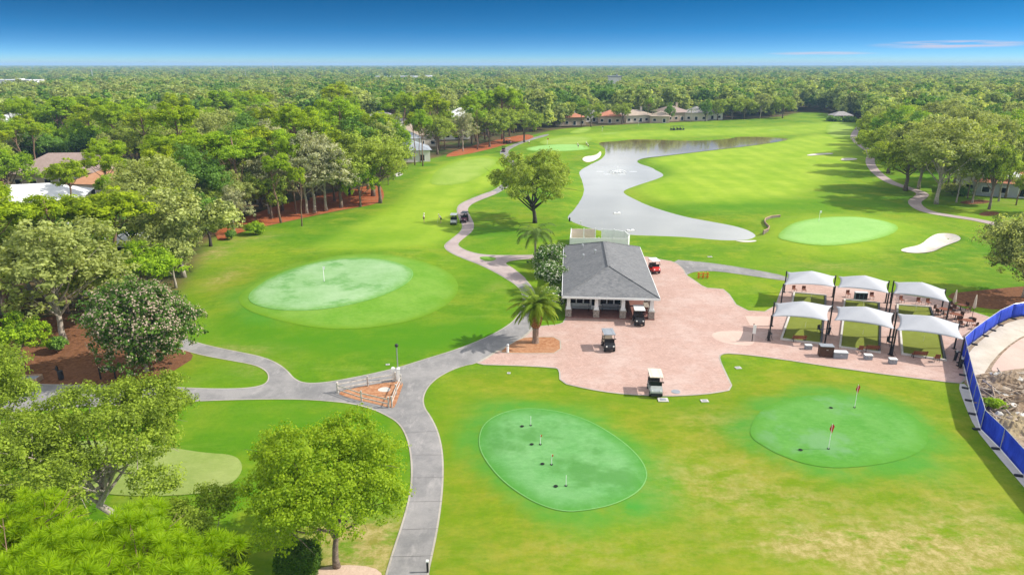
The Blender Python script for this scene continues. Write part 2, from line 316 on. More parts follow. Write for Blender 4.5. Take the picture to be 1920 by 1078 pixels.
# ------------------------------------------------------------------ polygons on the ground
def chaikin(p, it=2):
    p = np.asarray(p, float)
    for _ in range(it):
        q = np.roll(p, -1, 0); p = np.stack([0.75 * p + 0.25 * q, 0.25 * p + 0.75 * q], 1).reshape(-1, 2)
    return p
def wpoly(px, it=2):
    p = np.array([at(*q) for q in px]); return chaikin(p, it) if it else p
def sd(P, poly):
    """signed distance, negative inside"""
    P = np.asarray(P, float); d2 = np.full(len(P), 1e18); ins = np.zeros(len(P), bool); n = len(poly)
    for i in range(n):
        a, b = poly[i], poly[(i + 1) % n]; e = b - a; L = e @ e
        if L < 1e-12: continue
        w = P - a; t = np.clip((w @ e) / L, 0, 1); q = w - t[:, None] * e; d2 = np.minimum(d2, (q * q).sum(1))
        c = (a[1] > P[:, 1]) != (b[1] > P[:, 1])
        if abs(e[1]) > 1e-12: ins ^= c & (P[:, 0] < a[0] + (P[:, 1] - a[1]) / e[1] * e[0])
    d = np.sqrt(d2); return np.where(ins, -d, d)
def sm(x, lo, hi):
    t = np.clip((x - lo) / (hi - lo), 0, 1); return t * t * (3 - 2 * t)
GREENS = {
 'flag': wpoly([(466,565),(480,550),(510,530),(550,513),(600,500),(650,494),(700,494),(740,500),(768,511),(777,522),(770,537),(745,553),(710,568),(660,582),(610,591),(560,594),(520,592),(490,586),(470,577)]),
 'chip': wpoly([(897,823),(905,800),(930,782),(965,771),(1000,769),(1050,775),(1100,790),(1150,818),(1190,850),(1212,880),(1214,905),(1195,930),(1150,952),(1100,962),(1060,965),(1020,955),(980,935),(940,905),(912,870),(899,845)]),
 'putt': wpoly([(1405,812),(1415,785),(1440,765),(1480,750),(1540,744),(1600,745),(1660,758),(1710,782),(1737,810),(1740,835),(1720,855),(1680,870),(1620,880),(1560,883),(1510,876),(1460,858),(1425,838),(1408,825)]),
 'far': wpoly([(1457,448),(1463,438),(1480,428),(1510,419),(1550,414),(1600,413),(1640,418),(1670,425),(1684,433),(1680,442),(1660,452),(1620,462),(1570,469),(1530,469),(1490,464),(1465,456)]),
 'pond': wpoly([(985,282),(1010,277),(1050,274),(1090,275),(1108,280),(1100,285),(1060,288),(1020,288),(990,287)]),
 'hid': wpoly([(20,850),(100,832),(200,828),(300,838),(380,852),(440,855),(457,875),(448,900),(415,920),(370,930),(250,935),(120,920),(40,890)]),
}
POND = wpoly([(1067,400),(1081,387),(1097,362),(1097,344),(1087,322),(1090,316),(1110,305),(1130,296),(1138,285),(1135,275),(1122,268),(1130,264),(1170,262),(1185,259),(1240,260),(1300,262),(1370,259),(1383,254),(1430,254.5),(1475,257),(1477,261),(1420,270),(1350,278),(1290,285),(1240,291),(1210,294),(1195,299),(1200,305),(1225,312),(1247,324),(1235,331),(1200,342),(1172,352),(1171,358),(1190,368),(1220,382),(1280,400),(1330,409),(1380,418),(1408,428),(1417,438),(1400,445),(1350,445),(1280,438),(1200,436),(1174,434),(1121,427),(1087,416),(1068,408)], 2)
PATH = chaikin([at(*p) for p in [(806,1120),(803,1078),(812,1040),(822,990),(829,940),(832,900),(832,860),(828,830),(820,803),(808,780),(797,765),(794,750),(798,735),(808,720),(825,706),(850,693),(875,685),(889,683),
 (908,674),(934,657),(960,645),(983,632),(1001,614),(1005,600),(1007,580),(1006,560),(1002,544),(991,529),(975,515),(960,503),(948,497),(948,492),(955,489),(975,486),(994,485),(1030,485),(1064,485),(1064,475),(1040,476),(1002,478),(940,479),(900,477),(874,470),(859,461),(860,456),(866,450),(886,435),(890,422),(883,407),(877,397),(878,389),(888,381),(910,372),(934,363),(962,345),(975,325),(968,308),(959,296),(952,287),(955,281),(970,273),(988,266),(1008,260),(1030,254),(1028,251),(1000,258),(978,265),(950,276),(938,283),(937,288),(945,296),(955,304),(962,312),(960,325),(945,342),(927,357),(905,364),(875,376),(860,384),(856,392),(857,400),(860,410),(867,422),(865,433),(847,448),(832,459),(834,467),(845,475),(870,486),(900,497),(930,512),(955,527),(970,537),(978,550),(980,562),(978,580),(965,600),(940,618),(900,638),(850,657),(800,672),(750,688),(700,700),(640,712),(600,718),(570,718),(552,710),(540,695),(520,680),(490,668),(440,658),(400,650),(366,641),(340,632),(310,636),(320,648),(340,656),(380,667),(430,676),(470,683),(490,690),(502,700),(503,712),(495,721),(470,727),(420,729),(350,727),(300,724),(240,723),(100,721),(0,717),(-120,712),(-120,783),(0,776),(130,766),(250,758),(380,752),(480,749),(560,749),(610,752),(660,757),(700,768),(725,780),(742,790),(755,805),(765,830),(770,860),(771,900),(765,940),(752,985),(735,1035),(722,1078),(712,1120)]], 2)
MOUND = {'flag': (0.9, 8.0), 'chip': (0.30, 5.0), 'putt': (0.35, 5.0), 'far': (0.9, 8.0), 'pond': (0.8, 9.0), 'hid': (0.2, 4.0)}
HILLS = [(at(700, 470), 14, 6, 0.5), (at(1300, 350), 30, 16, 0.6), (at(860, 325), 14, 12, 0.5), (at(1420, 380), 22, 9, 0.5)]
BUNK = {
 'big': wpoly([(1685,473),(1700,468),(1725,463),(1740,450),(1755,441),(1772,439),(1790,441),(1801,447),(1800,453),(1780,460),(1765,466),(1750,474),(1725,477),(1700,476)]),
 'pond': wpoly([(1091,299),(1098,294),(1112,293),(1121,289),(1126,283),(1128,287),(1125,294),(1115,300),(1102,304),(1094,303)]),
 'mid': wpoly([(1510,292),(1525,289),(1545,288),(1564,288),(1560,290),(1540,291),(1520,293)]),
 'edge': wpoly([(1575,301),(1580,297),(1598,297),(1610,299),(1600,301),(1585,302)]),
}
def HZ(P):
    P = np.atleast_2d(np.asarray(P, float)); z = np.zeros(len(P))
    for k, (h, w) in MOUND.items():
        c = GREENS[k].mean(0); near = np.abs(P - c).max(1) < 60
        if near.any():
            s = sd(P[near], GREENS[k]); z[near] += h * (1 - sm(s, -3.0, w))
    for (c, rx, ry, h) in HILLS:
        q = ((P[:, 0] - c[0]) / rx) ** 2 + ((P[:, 1] - c[1]) / ry) ** 2; z += h * np.exp(-q)
    near = (z > 1e-3) & (np.abs(P[:, 0]) < 60) & (P[:, 1] < 330)
    if near.any(): z[near] *= sm(sd(P[near], PATH), 0.4, 5.0)
    for k, q in BUNK.items():
        near = np.abs(P - q.mean(0)).max(1) < 25
        if near.any(): s = sd(P[near], q); z[near] += (.30 if k in ('big', 'pond') else .08) * np.exp(-((s - 1.0) / 1.2) ** 2) - (.75 if k in ('big', 'pond') else .2) * sm(-s, -.3, 2.2)
    near = (P[:, 0] > 0) & (P[:, 0] < 190) & (P[:, 1] > 90) & (P[:, 1] < 360)
    if near.any():
        s = sd(P[near], POND); k = sm(s, -0.5, 3.5); zz = z[near]
        z[near] = zz * sm(s, 0.5, 9) + np.where(s > 0, -0.55 * (1 - k), -0.55 - np.clip(-s, 0, 4) * 0.15)
    return z
def hz(x, y): return float(HZ([(x, y)])[0])
def pt(px, py): x, y = at(px, py); return (x, y, hz(x, y))
def sheet(name, poly, m, off, step=None, drape=False, kind='structure', thick=0.0):
    poly = np.asarray(poly); pts = [Vector((float(a), float(b))) for a, b in poly]; n = len(pts)
    extra = []
    if step:
        lo, hi = poly.min(0), poly.max(0)
        gx, gy = np.meshgrid(np.arange(lo[0], hi[0], step), np.arange(lo[1], hi[1], step)); q = np.stack([gx.ravel(), gy.ravel()], 1) + 0.013
        q = q[sd(q, poly) < -step * 0.45]; extra = [Vector((float(a), float(b))) for a, b in q]
    v, e, f, *_ = delaunay_2d_cdt(pts + extra, [], [list(range(n))], 1, 1e-6)
    P = np.array([(p.x, p.y) for p in v]); z = (HZ(P) if drape else np.zeros(len(P))) + off
    me = bpy.data.meshes.new(name); me.from_pydata([(float(a), float(b), float(c)) for (a, b), c in zip(P, z)], [], [tuple(x) for x in f]); me.update()
    bm = bmesh.new(); bm.from_mesh(me)
    for fc in bm.faces:
        if fc.normal.z < 0: fc.normal_flip()
        fc.smooth = drape
    bm.to_mesh(me); bm.free()
    if drape:
        pa = np.zeros(len(P)); pa = 1 - sm(-sd(P, poly), 0.0, 1.4); at_ = me.attributes.new('edge', 'FLOAT', 'POINT'); at_.data.foreach_set('value', pa.astype(np.float32))
    o = bpy.data.objects.new(name, me); link(o); me.materials.append(M[m]); o['kind'] = kind
    return o
def ribbon(name, poly, width, m, off, closed=True, drape=False, inward=True):
    """a border strip just inside a closed outline"""
    P = np.asarray(poly, float); n = len(P)
    if closed: d = np.roll(P, -1, 0) - np.roll(P, 1, 0)
    else: d = np.gradient(P, axis=0)
    d /= np.linalg.norm(d, axis=1)[:, None] + 1e-9; nr = np.stack([-d[:, 1], d[:, 0]], 1)
    if closed:
        area = 0.5 * np.sum(P[:, 0] * np.roll(P[:, 1], -1) - np.roll(P[:, 0], -1) * P[:, 1])
        if area < 0: nr = -nr
    a, b = (P, P + nr * width) if closed else (P - nr * width / 2, P + nr * width / 2)
    A = np.concatenate([a, b]); z = (HZ(A) if drape else np.zeros(len(A))) + off
    fs = [(i, (i + 1) % n, (i + 1) % n + n, i + n) for i in range(n if closed else n - 1)]
    me = bpy.data.meshes.new(name); me.from_pydata([(float(x), float(y), float(c)) for (x, y), c in zip(A, z)], [], fs); me.update()
    bm = bmesh.new(); bm.from_mesh(me)
    for fc in bm.faces:
        if fc.normal.z < 0: fc.normal_flip()
    bm.to_mesh(me); bm.free()
    o = bpy.data.objects.new(name, me); link(o); me.materials.append(M[m]); o['kind'] = 'structure'; return o
# ------------------------------------------------------------------ ground
OPEN = wpoly([(-500,640),(0,640),(100,615),(150,600),(250,590),(340,560),(385,488),(400,448),(470,428),(580,408),(680,388),(718,372),(712,350),(745,325),(775,306),(840,292),(880,280),(960,262),(1010,252),(1045,243),(1100,238),(1200,233),(1350,226),(1420,223),(1475,219),(1490,213),(1515,210),(1545,212),(1560,218),(1590,221),(1622,226),(1612,250),(1645,285),(1690,312),(1760,325),(1850,325),(1950,322),(2500,320),(3500,1500),(-2500,1500)], 1)
def axis(lo, hi, fine, f0, f1, grow, step0):
    out = list(np.arange(f0, f1 + 1e-6, fine)); s = fine; x = f1
    while x < hi: s *= grow; x += s; out.append(min(x, hi))
    s = fine; x = f0; left = []
    while x > lo: s *= grow; x -= s; left.append(max(x, lo))
    return np.array(left[::-1] + out)
def make_ground_sheet():
    xs = axis(-9000, 9000, 1.0, -70, 150, 1.06, 1); ys = np.concatenate([np.arange(-30, 160, 1.0), np.arange(160, 360, 1.6)]); s = 1.6; y = ys[-1]; ex = []
    while y < 14000: s *= 1.07; y += s; ex.append(y)
    ys = np.concatenate([ys, ex])
    gx, gy = np.meshgrid(xs, ys); P = np.stack([gx.ravel(), gy.ravel()], 1); nx, ny = len(xs), len(ys)
    z = HZ(P)
    me = bpy.data.meshes.new('ground'); idx = np.arange(nx * ny).reshape(ny, nx)
    q = np.stack([idx[:-1, :-1], idx[:-1, 1:], idx[1:, 1:], idx[1:, :-1]], -1).reshape(-1, 4)
    me.vertices.add(len(P)); me.vertices.foreach_set('co', np.column_stack([P, z]).astype(np.float32).ravel())
    me.loops.add(q.size); me.loops.foreach_set('vertex_index', q.ravel().astype(np.int32))
    me.polygons.add(len(q)); me.polygons.foreach_set('loop_start', (np.arange(len(q)) * 4).astype(np.int32)); me.polygons.foreach_set('loop_total', np.full(len(q), 4, np.int32))
    me.polygons.foreach_set('use_smooth', np.ones(len(q), bool)); me.update(); me.validate()
    near = (np.abs(P[:, 0]) < 500) & (P[:, 1] < 700)
    def A(name, val):
        a = me.attributes.new(name, 'FLOAT', 'POINT'); a.data.foreach_set('value', np.asarray(val, np.float32))
    def soft(poly, lo, hi):
        v = np.zeros(len(P)); v[near] = 1 - sm(sd(P[near], poly), lo, hi); return v
    def blob(px, py, rx, ry, s=1.0, rot=0.0):
        c = at(px, py); d = P - c; ca, sa = math.cos(rot), math.sin(rot)
        u = (d[:, 0] * ca + d[:, 1] * sa) / rx; w = (-d[:, 0] * sa + d[:, 1] * ca) / ry
        return s * np.exp(-(u * u + w * w))
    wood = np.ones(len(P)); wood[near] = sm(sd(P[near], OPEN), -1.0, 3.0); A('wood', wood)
    mown = np.zeros(len(P))
    mown = np.maximum(mown, soft(wpoly([(760,375),(790,340),(850,300),(920,290),(945,310),(930,345),(860,372),(848,395),(860,418),(840,445),(790,462),(700,470),(600,470),(640,440),(700,412)]), -2, 4) * 0.9)
    mown = np.maximum(mown, soft(wpoly([(1175,352),(1250,330),(1260,320),(1215,300),(1300,286),(1420,272),(1480,262),(1560,250),(1590,262),(1600,290),(1560,320),(1500,360),(1440,385),(1350,392),(1250,380)]), -4, 8))
    mown = np.maximum(mown, soft(wpoly([(1000,262),(1120,250),(1300,243),(1480,238),(1600,226),(1560,245),(1480,252),(1380,252),(1200,257),(1130,262)]), -4, 10) * 0.8)
    mown = np.maximum(mown, soft(GREENS['far'], -2, 9) * 0.7); A('mown', mown)
    lush = blob(640, 640, 17, 5.0, 1.0) + blob(870, 620, 10, 5, 0.7) + blob(470, 600, 6, 6, .7) + blob(900, 520, 6, 14, .5) + blob(480, 790, 15, 6, 0.5) + blob(640, 850, 14, 9, .35) + blob(700, 450, 12, 10, 0.4) + blob(1350, 390, 24, 5, .9) + blob(1220, 318, 8, 14, .7) + blob(1150, 405, 6, 4, .4)
    lush += blob(930, 440, 6, 10, .5) + blob(1120, 480, 10, 4, .4) + blob(1450, 505, 14, 4, 0.4) + blob(590, 440, 10, 8, 0.3) + blob(420, 705, 8, 2, 0.4) + blob(1570, 380, 20, 6, 0.5) + blob(1150, 755, 14, 2, 0.35)
    A('lush', np.clip(lush, 0, 1))
    halo = np.zeros(len(P))
    for k, w, s in (('chip', 3.2, 0.68), ('putt', 3.0, 0.68), ('flag', 4.5, 0.35)):
        d = np.full(len(P), 99.0); d[near] = sd(P[near], GREENS[k]); wv = 1 + 0.45 * np.sin(P[:, 0] * 0.31 + 1.3) * np.cos(P[:, 1] * 0.37) + 0.25 * np.sin(P[:, 0] * 0.83 + P[:, 1] * 0.6)
        halo = np.maximum(halo, s * (1 - sm(d / wv, 0.4, w)))
    halo = np.maximum(halo, blob(1700, 870, 3.5, 2.2, .8)); halo = np.maximum(halo, blob(1180, 950, 3.2, 2.0, .9)); halo = np.maximum(halo, blob(930, 770, 2.2, 2.2, .7))
    A('halo', np.clip(halo, 0, 1))
    yel = soft(wpoly([(870,700),(1040,700),(1100,740),(1300,750),(1390,735),(1400,680),(1760,725),(1830,830),(2100,1300),(700,1300),(790,1000),(830,850),(810,760)]), -2, 3) * 0.85
    yel = np.maximum(yel, blob(1400, 960, 9, 4, .6)); yel = np.maximum(yel, blob(880, 800, 3, 5, 0.4)); yel = np.maximum(yel, blob(1650, 520, 16, 3.5, 0.5)); yel = np.maximum(yel, blob(440, 520, 4, 9, 0.7)); yel = np.maximum(yel, blob(420, 665, 9, 1.6, .6))
    A('yellow', np.clip(yel, 0, 1))
    dry = blob(1640, 1035, 6.0, 1.7, 2.2, -0.12) + blob(1790, 1030, 5, 2, 1.0) + blob(1350, 905, 4.5, 4, .60) + blob(1330, 790, 3, 2.5, .35) + blob(690, 1035, 2.6, 3.2, 1.4) + blob(640, 1010, 3.0, 2.2, 1.0) + blob(400, 475, 3, 6, .9) + blob(415, 655, 5, 1.2, .8) + blob(1560, 500, 7, 1.6, .5) + blob(1700, 990, 7, 3, .5) + blob(480, 690, 3, 2, .3) + blob(1130, 1040, 6, 1.5, .35) + blob(420, 520, 2, 5, .8)
    dry += blob(1480, 940, 4, 1.5, .45) + blob(1830, 960, 3, 3, .4) + blob(930, 540, 1.6, 2.0, .35) + blob(470, 445, 4, 3, .6) + blob(1900, 380, 18, 4, .3)
    A('dry', np.clip(dry, 0, 1.6))
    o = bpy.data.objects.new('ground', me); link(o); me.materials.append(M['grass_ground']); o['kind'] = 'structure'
make_ground_sheet()

# pond
sheet('pond_water', POND + (POND - POND.mean(0)) / np.linalg.norm(POND - POND.mean(0), axis=1)[:, None] * 0.9, 'pond_water', -0.50)
# greens
for k, m in (('flag', 'pale_green_turf'), ('chip', 'green_turf'), ('putt', 'grassy_green_turf'), ('far', 'bright_green_turf'), ('pond', 'bright_green_turf'), ('hid', 'olive_green_turf')):
    sheet('putting_green', GREENS[k], m, 0.03 if k in ('chip', 'putt') else 0.05, 1.0 if k != 'pond' else 2.0, True)
for k in ('flag', 'chip'):
    ribbon('green_collar', GREENS[k], 0.09, 'collar_turf', 0.040 if k != 'flag' else .06, drape=True)
apron = wpoly([(445,566),(470,545),(510,522),(570,500),(640,484),(720,484),(790,492),(840,510),(860,530),(858,552),(835,575),(790,597),(720,612),(640,620),(560,615),(490,600),(455,585)])
sheet('green_apron', apron, 'apron_turf', 0.025, 1.5, True)
for px in ([(800,348),(815,325),(850,303),(905,294),(935,300),(922,320),(885,342),(850,348)], [(1548,256),(1550,230),(1598,230),(1608,246),(1590,259)], [(1060,251),(1090,239),(1112,238),(1100,250)], [(1120,250),(1160,248),(1165,251),(1130,254)], [(1000,272),(1030,258),(1100,255),(1115,262),(1090,272)], [(1435,244),(1460,242),(1470,245),(1440,246)]):
    sheet('tee_box', wpoly(px), 'tee_turf', 0.03, 3.0, True)
for k, m in BUNK.items(): sheet('sand_bunker', m, 'sand', 0.09, 0.8, True)
sheet('sand_bunker', wpoly([(1376,450),(1395,449),(1419,451),(1417,455),(1390,455)]), 'sand', 0.05, 1.0, True)

# mulch beds and bare soil
sheet('mulch_bed', wpoly([(412,455),(440,440),(470,431),(560,411),(640,394),(714,382),(722,366),(712,345),(640,358),(540,380),(450,410),(400,435)], 1), 'red_mulch', 0.05, 2.0, True)
sheet('mulch_bed', wpoly([(835,297),(905,284),(960,268),(990,263),(1004,256),(985,252),(940,261),(880,275),(840,288)], 1), 'red_mulch', 0.05, 3.0, True)
sheet('mulch_bed', wpoly([(-60,716),(0,717),(100,721),(240,723),(290,716),(335,690),(366,670),(350,655),(300,640),(220,600),(140,585),(60,600),(-60,640)], 1), 'brown_mulch', 0.02)
sheet('bare_soil', wpoly([(590,1066),(640,1058),(700,1062),(720,1078),(710,1100),(590,1100)], 1), 'pink_sand', 0.016)
sheet('mulch_bed', wpoly([(1770,551),(1830,545),(1925,536),(2000,534),(2000,575),(1925,572),(1880,583),(1800,571)], 1), 'brown_mulch', 0.014)
for px in ([(1795,379),(1830,374),(1860,377),(1850,382),(1810,384)], [(1832,402),(1850,396),(1875,398),(1870,404),(1845,406)]):
    sheet('mulch_bed', wpoly(px), 'brown_mulch', 0.03)

# cart path
far_cut = wpoly([(700,535),(1070,535),(1070,200),(700,200)], 0)
sheet('cart_path', PATH, 'path_concrete', 0.030)
ribbon('path_border', PATH, 0.13, 'path_border', 0.036)
far_piece = chaikin([at(*p) for p in [(991,527),(975,513),(960,501.5),(949,496),(949,493),(956,490),(975,487),(994,486),(1030,486),(1064,485.5),(1064,476),(1040,477),(1002,479),(940,480),(899,478),(872,470.5),(857.5,461.5),(858.5,456),(865,450),(884.5,435),(888.5,422),(881.5,407),(876,397),(877,389),(887,380.5),(909.5,371.5),(933,362.5),(928,358),(906,365),(876,377),(862,384.5),(858,392),(859,400),(862,410),(869,422),(867,433),(849,448.5),(834.5,459.5),(836,466.5),(847,474),(872,485),(902,496),(932,511),(957,526),(971,536)]], 2)
sheet('cart_path', far_piece, 'pink_path', 0.040)
sheet('lawn_island', wpoly([(897,483),(907,481.5),(920,482),(932,485),(926,489),(916,490.5),(906,489)]), 'apron_turf', 0.05)
jm = MB()
for (a, b) in (((772,853),(830.5,853)), ((772,896),(831,895)), ((767,941),(828,940)), ((754,993),(821,991)), ((733,1044),(811,1042)), ((757,812),(822,808))):
    p, q = at(*a), at(*b); d = Vector((q[0] - p[0], q[1] - p[1], 0)); n = Vector((-d.y, d.x, 0)).normalized() * 0.018
    jm.add([Vector((*p, .042)) - n, Vector((*q, .042)) - n, Vector((*q, .042)) + n, Vector((*p, .042)) + n], [(0, 1, 2, 3)])
jm.build('path_joint_line', 'joint')['kind'] = 'structure'
rp = [at(*p) for p in [(1612,238),(1602,250),(1600,260),(1612,272),(1636,288),(1630,302),(1636,316),(1650,330),(1672,344),(1705,354),(1732,363),(1726,371),(1712,379),(1722,391),(1745,399.5),(1785,406),(1822,411),(1860,419),(1905,430),(1990,450)]]
def smooth_line(p, it=2):
    p = np.asarray(p, float)
    for _ in range(it):
        q = np.stack([0.75 * p[:-1] + 0.25 * p[1:], 0.25 * p[:-1] + 0.75 * p[1:]], 1).reshape(-1, 2); p = np.concatenate([p[:1], q, p[-1:]])
    return p
ribbon('cart_path', smooth_line(rp), 2.6, 'pink_path', 0.06, closed=False, drape=True)
sheet('cart_path', wpoly([(1262,487),(1300,490),(1347,495),(1420,507),(1475,518),(1479,527),(1467,526),(1400,516.5),(1347,509),(1315,508.5),(1298,511),(1284,517),(1260,510)], 1), 'path_concrete', 0.034)
# plaza
PLAZA = wpoly([(889,684),(960,686),(1040,690),(1048,694),(1049,718),(1100,730),(1150,738),(1200,742),(1250,744),(1300,742),(1340,738),(1377,731),(1362,700),(1350,674),(1352,665),(1370,663),(1450,672),(1600,695),(1772,717),(1812,720),(1808,690),(1803,664),(1820,648),(1842,632),(1872,612),(1872,600),(1800,577),(1783,566),(1700,553),(1600,540),(1480,527),(1472,531),(1465,541),(1449,585),(1388,582),(1362,543),(1340,541),(1322,540),(1300,524),(1287,516),(1283,505),(1265,491),(1240,487),(1205,480),(1110,480),(1075,560),(1058,604),(1045,609),(1017,611),(1001,614),(983,632),(960,645),(934,657),(908,674)], 1)
sheet('plaza', PLAZA, 'plaza_pavers', 0.046)
ribbon('plaza_border', PLAZA, 0.16, 'path_border', 0.052)
bed = wpoly([(936,658),(975,634),(1000,632),(1051,632),(1053,663),(1000,664),(942,663)], 1)
sheet('mulch_bed', bed, 'orange_mulch', 0.058); ribbon('bed_border', bed, 0.14, 'path_border', 0.064)
sheet('plaza_inlay', wpoly([(1331,628),(1345,622),(1372,621),(1405,622),(1418,630),(1412,650),(1380,648),(1345,641)]), 'pink_concrete', 0.058)
sheet('plaza_inlay', wpoly([(1397,593),(1445,594),(1440,612),(1406,611)], 0), 'pink_concrete', 0.058)
# gate island
isl = wpoly([(630,737),(665,727),(742,715),(757,718),(752,732),(741,763),(735,766),(700,757),(655,747)], 1)
sheet('mulch_bed', isl, 'orange_mulch', 0.058)
sheet('manhole_slab', wpoly([(707,733),(712,728),(724,726),(733,729),(730,735),(718,736)]), 'pale_concrete', 0.066)
# works outside the blue fence
FENCE = [(1990,585),(1935,589),(1920,593),(1895,597),(1870,609),(1842,629),(1821,645),(1803,662),(1807,683),(1818,730),(1839,806),(1876,843),(1920,894),(1990,975)]
FW = [at(*p) for p in FENCE]
out_poly = [at(*p) for p in FENCE] + [at(2400, 1200), at(2600, 585)]
sheet('dirt', np.array(out_poly), 'dirt', 0.016)
sheet('road', wpoly([(1990,590),(1920,597),(1880,608),(1850,630),(1826,650),(1812,668),(1820,700),(1838,720),(1850,690),(1880,655),(1920,628),(1990,605)], 1), 'beige_road', 0.026)
sheet('pavement', wpoly([(1990,607),(1920,631),(1885,656),(1858,690),(1862,698),(1920,690),(2050,680)], 1), 'pink_concrete', 0.022)
sheet('pavement', chaikin([at(*p) for p in [(1795,720),(1812,720),(1822,745),(1840,803),(1876,842),(1921,894),(1990,974),(1975,980),(1905,896),(1868,853),(1828,803),(1809,760)]], 1), 'pale_concrete', 0.038)

# ------------------------------------------------------------------ the halfway house
HX = Vector((*at(1145.5, 558, 2.9), 0)); HR = -R(4.5)
def build_house():
    t = thing('clubhouse', 'white halfway house with grey shingle hip roof and open front porch', 'building', HX, HR)
    w, L, ez, rz_ = 5.72, 24.0, 2.92, 5.05
    rf = MB(); v = [(-w, 0, ez), (w, 0, ez), (w, L, ez), (-w, L, ez), (0, w, rz_), (0, L - w, rz_)]
    rf.add(v, [(0, 1, 4), (1, 2, 5, 4), (2, 3, 5), (3, 0, 4, 5), (3, 2, 1, 0)]); ro = rf.build('roof', 'grey_shingles', t)
    cp = MB(); cp.box((0, L / 2, rz_ + .03), (0.34, L - 2 * w, .09))
    for a, b in (((-w, 0, ez), (0, w, rz_)), ((w, 0, ez), (0, w, rz_)), ((w, L, ez), (0, L - w, rz_)), ((-w, L, ez), (0, L - w, rz_))): cp.tube([Vector(a) + Vector((0, 0, .03)), Vector(b) + Vector((0, 0, .03))], .06, 5)
    cp.build('ridge_cap', 'grey_shingles', ro)
    for x, y in ((-3.0, 13.5), (-1.4, 13.8), (-3.0, 19.0)):
        z = ez + (w - abs(x)) * (rz_ - ez) / w
        MB().lathe([(.09, -.1), (.09, .42), (.16, .44), (.13, .54)], (x, y, z), 10).build('vent_pipe', 'steel', ro)
    fa = MB()
    for c, d in (((0, -.02, ez - .13), (2 * w + .1, .09, .24)), ((0, L + .02, ez - .13), (2 * w + .1, .09, .24)), ((-w - .02, L / 2, ez - .13), (.09, L - .05, .24)), ((w + .02, L / 2, ez - .13), (.09, L - .05, .24))): fa.box(c, d)
    fa.build('fascia', 'white_paint', t)
    MB().box((-.0, L / 2, .10), (2 * w - .8, L - .9, .14)).build('porch_floor', 'porch_tile', t)
    x0, x1, y0, y1 = -w + .75, 1.75, 3.4, L - .8
    wl = MB(); wl.box(((x0 + x1) / 2, y0 + .1, 1.48), (x1 - x0, .2, 2.62)); wl.box((x0 + .1, (y0 + y1) / 2, 1.48), (.2, y1 - y0 - .41, 2.62)); wl.box((x1 - .1, (y0 + y1) / 2, 1.48), (.2, y1 - y0 - .41, 2.62)); wl.box(((x0 + x1) / 2, y1 - .1, 1.48), (x1 - x0, .2, 2.62))
    wall = wl.build('wall', 'grey_wall', t)
    def win(x, wd, n):
        f = MB(); f.box((x, y0 - .03, 1.38), (wd + .16, .05, 1.16)); wo = f.build('window', 'white_paint', t)
        for k in range(n):
            pw = wd / n; MB().box((x - wd / 2 + pw * (k + .5), y0 - .075, 1.38), (pw - .16, .04, .98)).build('pane', 'dark_glass', wo)
        MB().box((x, y0 - .09, .77), (wd + .3, .16, .07)).build('sill', 'white_paint', wo)
    win(-3.55, 2.6, 3); win(.2, 2.6, 3)
    d = MB().box((-1.72, y0 - .04, 1.25), (.95, .06, 2.12)).build('door', 'white_paint', t); MB().box((-1.72, y0 - .08, 1.45), (.72, .03, 1.5)).build('pane', 'dark_glass', d); MB().lathe([(.03, 0), (.03, .1)], (-1.36, y0 - .1, 1.2), 8).build('handle', 'steel', d)
    for y in (6.0, 9.5, 13.0, 17.0):
        f = MB(); f.box((x1 + .03, y, 1.8), (.05, 1.5, 1.2)); wo = f.build('window', 'white_paint', t); MB().box((x1 + .07, y, 1.8), (.04, 1.3, 1.0)).build('pane', 'dark_glass', wo)
        f = MB(); f.box((x0 - .03, y, 1.8), (.05, 1.3, 1.2)); wo = f.build('window', 'white_paint', t); MB().box((x0 - .07, y, 1.8), (.04, 1.1, 1.0)).build('pane', 'dark_glass', wo)
    def column(x, y):
        b = MB(); b.box((x, y, .55), (.74, .74, .90), taper=.95); b.box((x, y, 1.04), (.86, .86, .08)); base = b.build('stone_base', 'stone', t)
        c = MB(); c.box((x, y, 1.20), (.60, .60, .24)); c.box((x, y, 1.98), (.46, .46, 1.32), taper=.84); c.box((x, y, 2.70), (.60, .60, .14)); c.build('column', 'white_paint', t)
    for x in (-4.95, -1.62, 1.55, 4.92): column(x, .85)
    for y in (5.2, 9.6, 14.0, 18.4, 23.0): column(4.92, y)
    MB().box((0, .85, 2.79), (2 * w - .7, .3, .09)).build('beam', 'white_paint', t)
    return t
build_house()
def HL(x, y, z=0):
    c, s = math.cos(HR), math.sin(HR); return (HX.x + x * c - y * s, HX.y + x * s + y * c, z)
def build_bench(name, label, cat, loc, rz, mat_, wd=1.5, back=True, leg='black_metal', group=None):
    t = thing(name, label, cat, loc, rz, group)
    s = MB()
    for k in range(4): s.box((0, -.17 + k * .115, .45), (wd, .095, .035))
    s.build('seat', mat_, t)
    if back:
        b = MB()
        for k in range(3): b.box((0, .24 + k * .025, .58 + k * .13), (wd, .03, .10), rx=-.2)
        b.build('backrest', mat_, t)
    for x in (-wd / 2 + .12, wd / 2 - .12):
        l = MB(); l.box((x, -.16, .22), (.05, .05, .43)); l.box((x, .2, .22), (.05, .05, .43)); l.box((x, .02, .40), (.05, .40, .04))
        if back: l.tube([(x, .2, .42), (x, .31, .9)], .025, 6)
        l.build('leg', leg, t)
    return t
build_bench('porch_bench', 'grey bench under the porch windows between the corner column and the door', 'bench', HL(-3.5, 2.75, .17), HR, 'pale_grey', 2.3)
build_bench('porch_bench', 'dark grey bench on the porch under the window beside the open bay', 'bench', HL(.2, 2.75, .17), HR, 'grey_plastic', 2.1)
t = thing('menu_board', 'dark standing board leaning by the porch corner column', 'board', HL(2.15, 2.6, .17), HR)
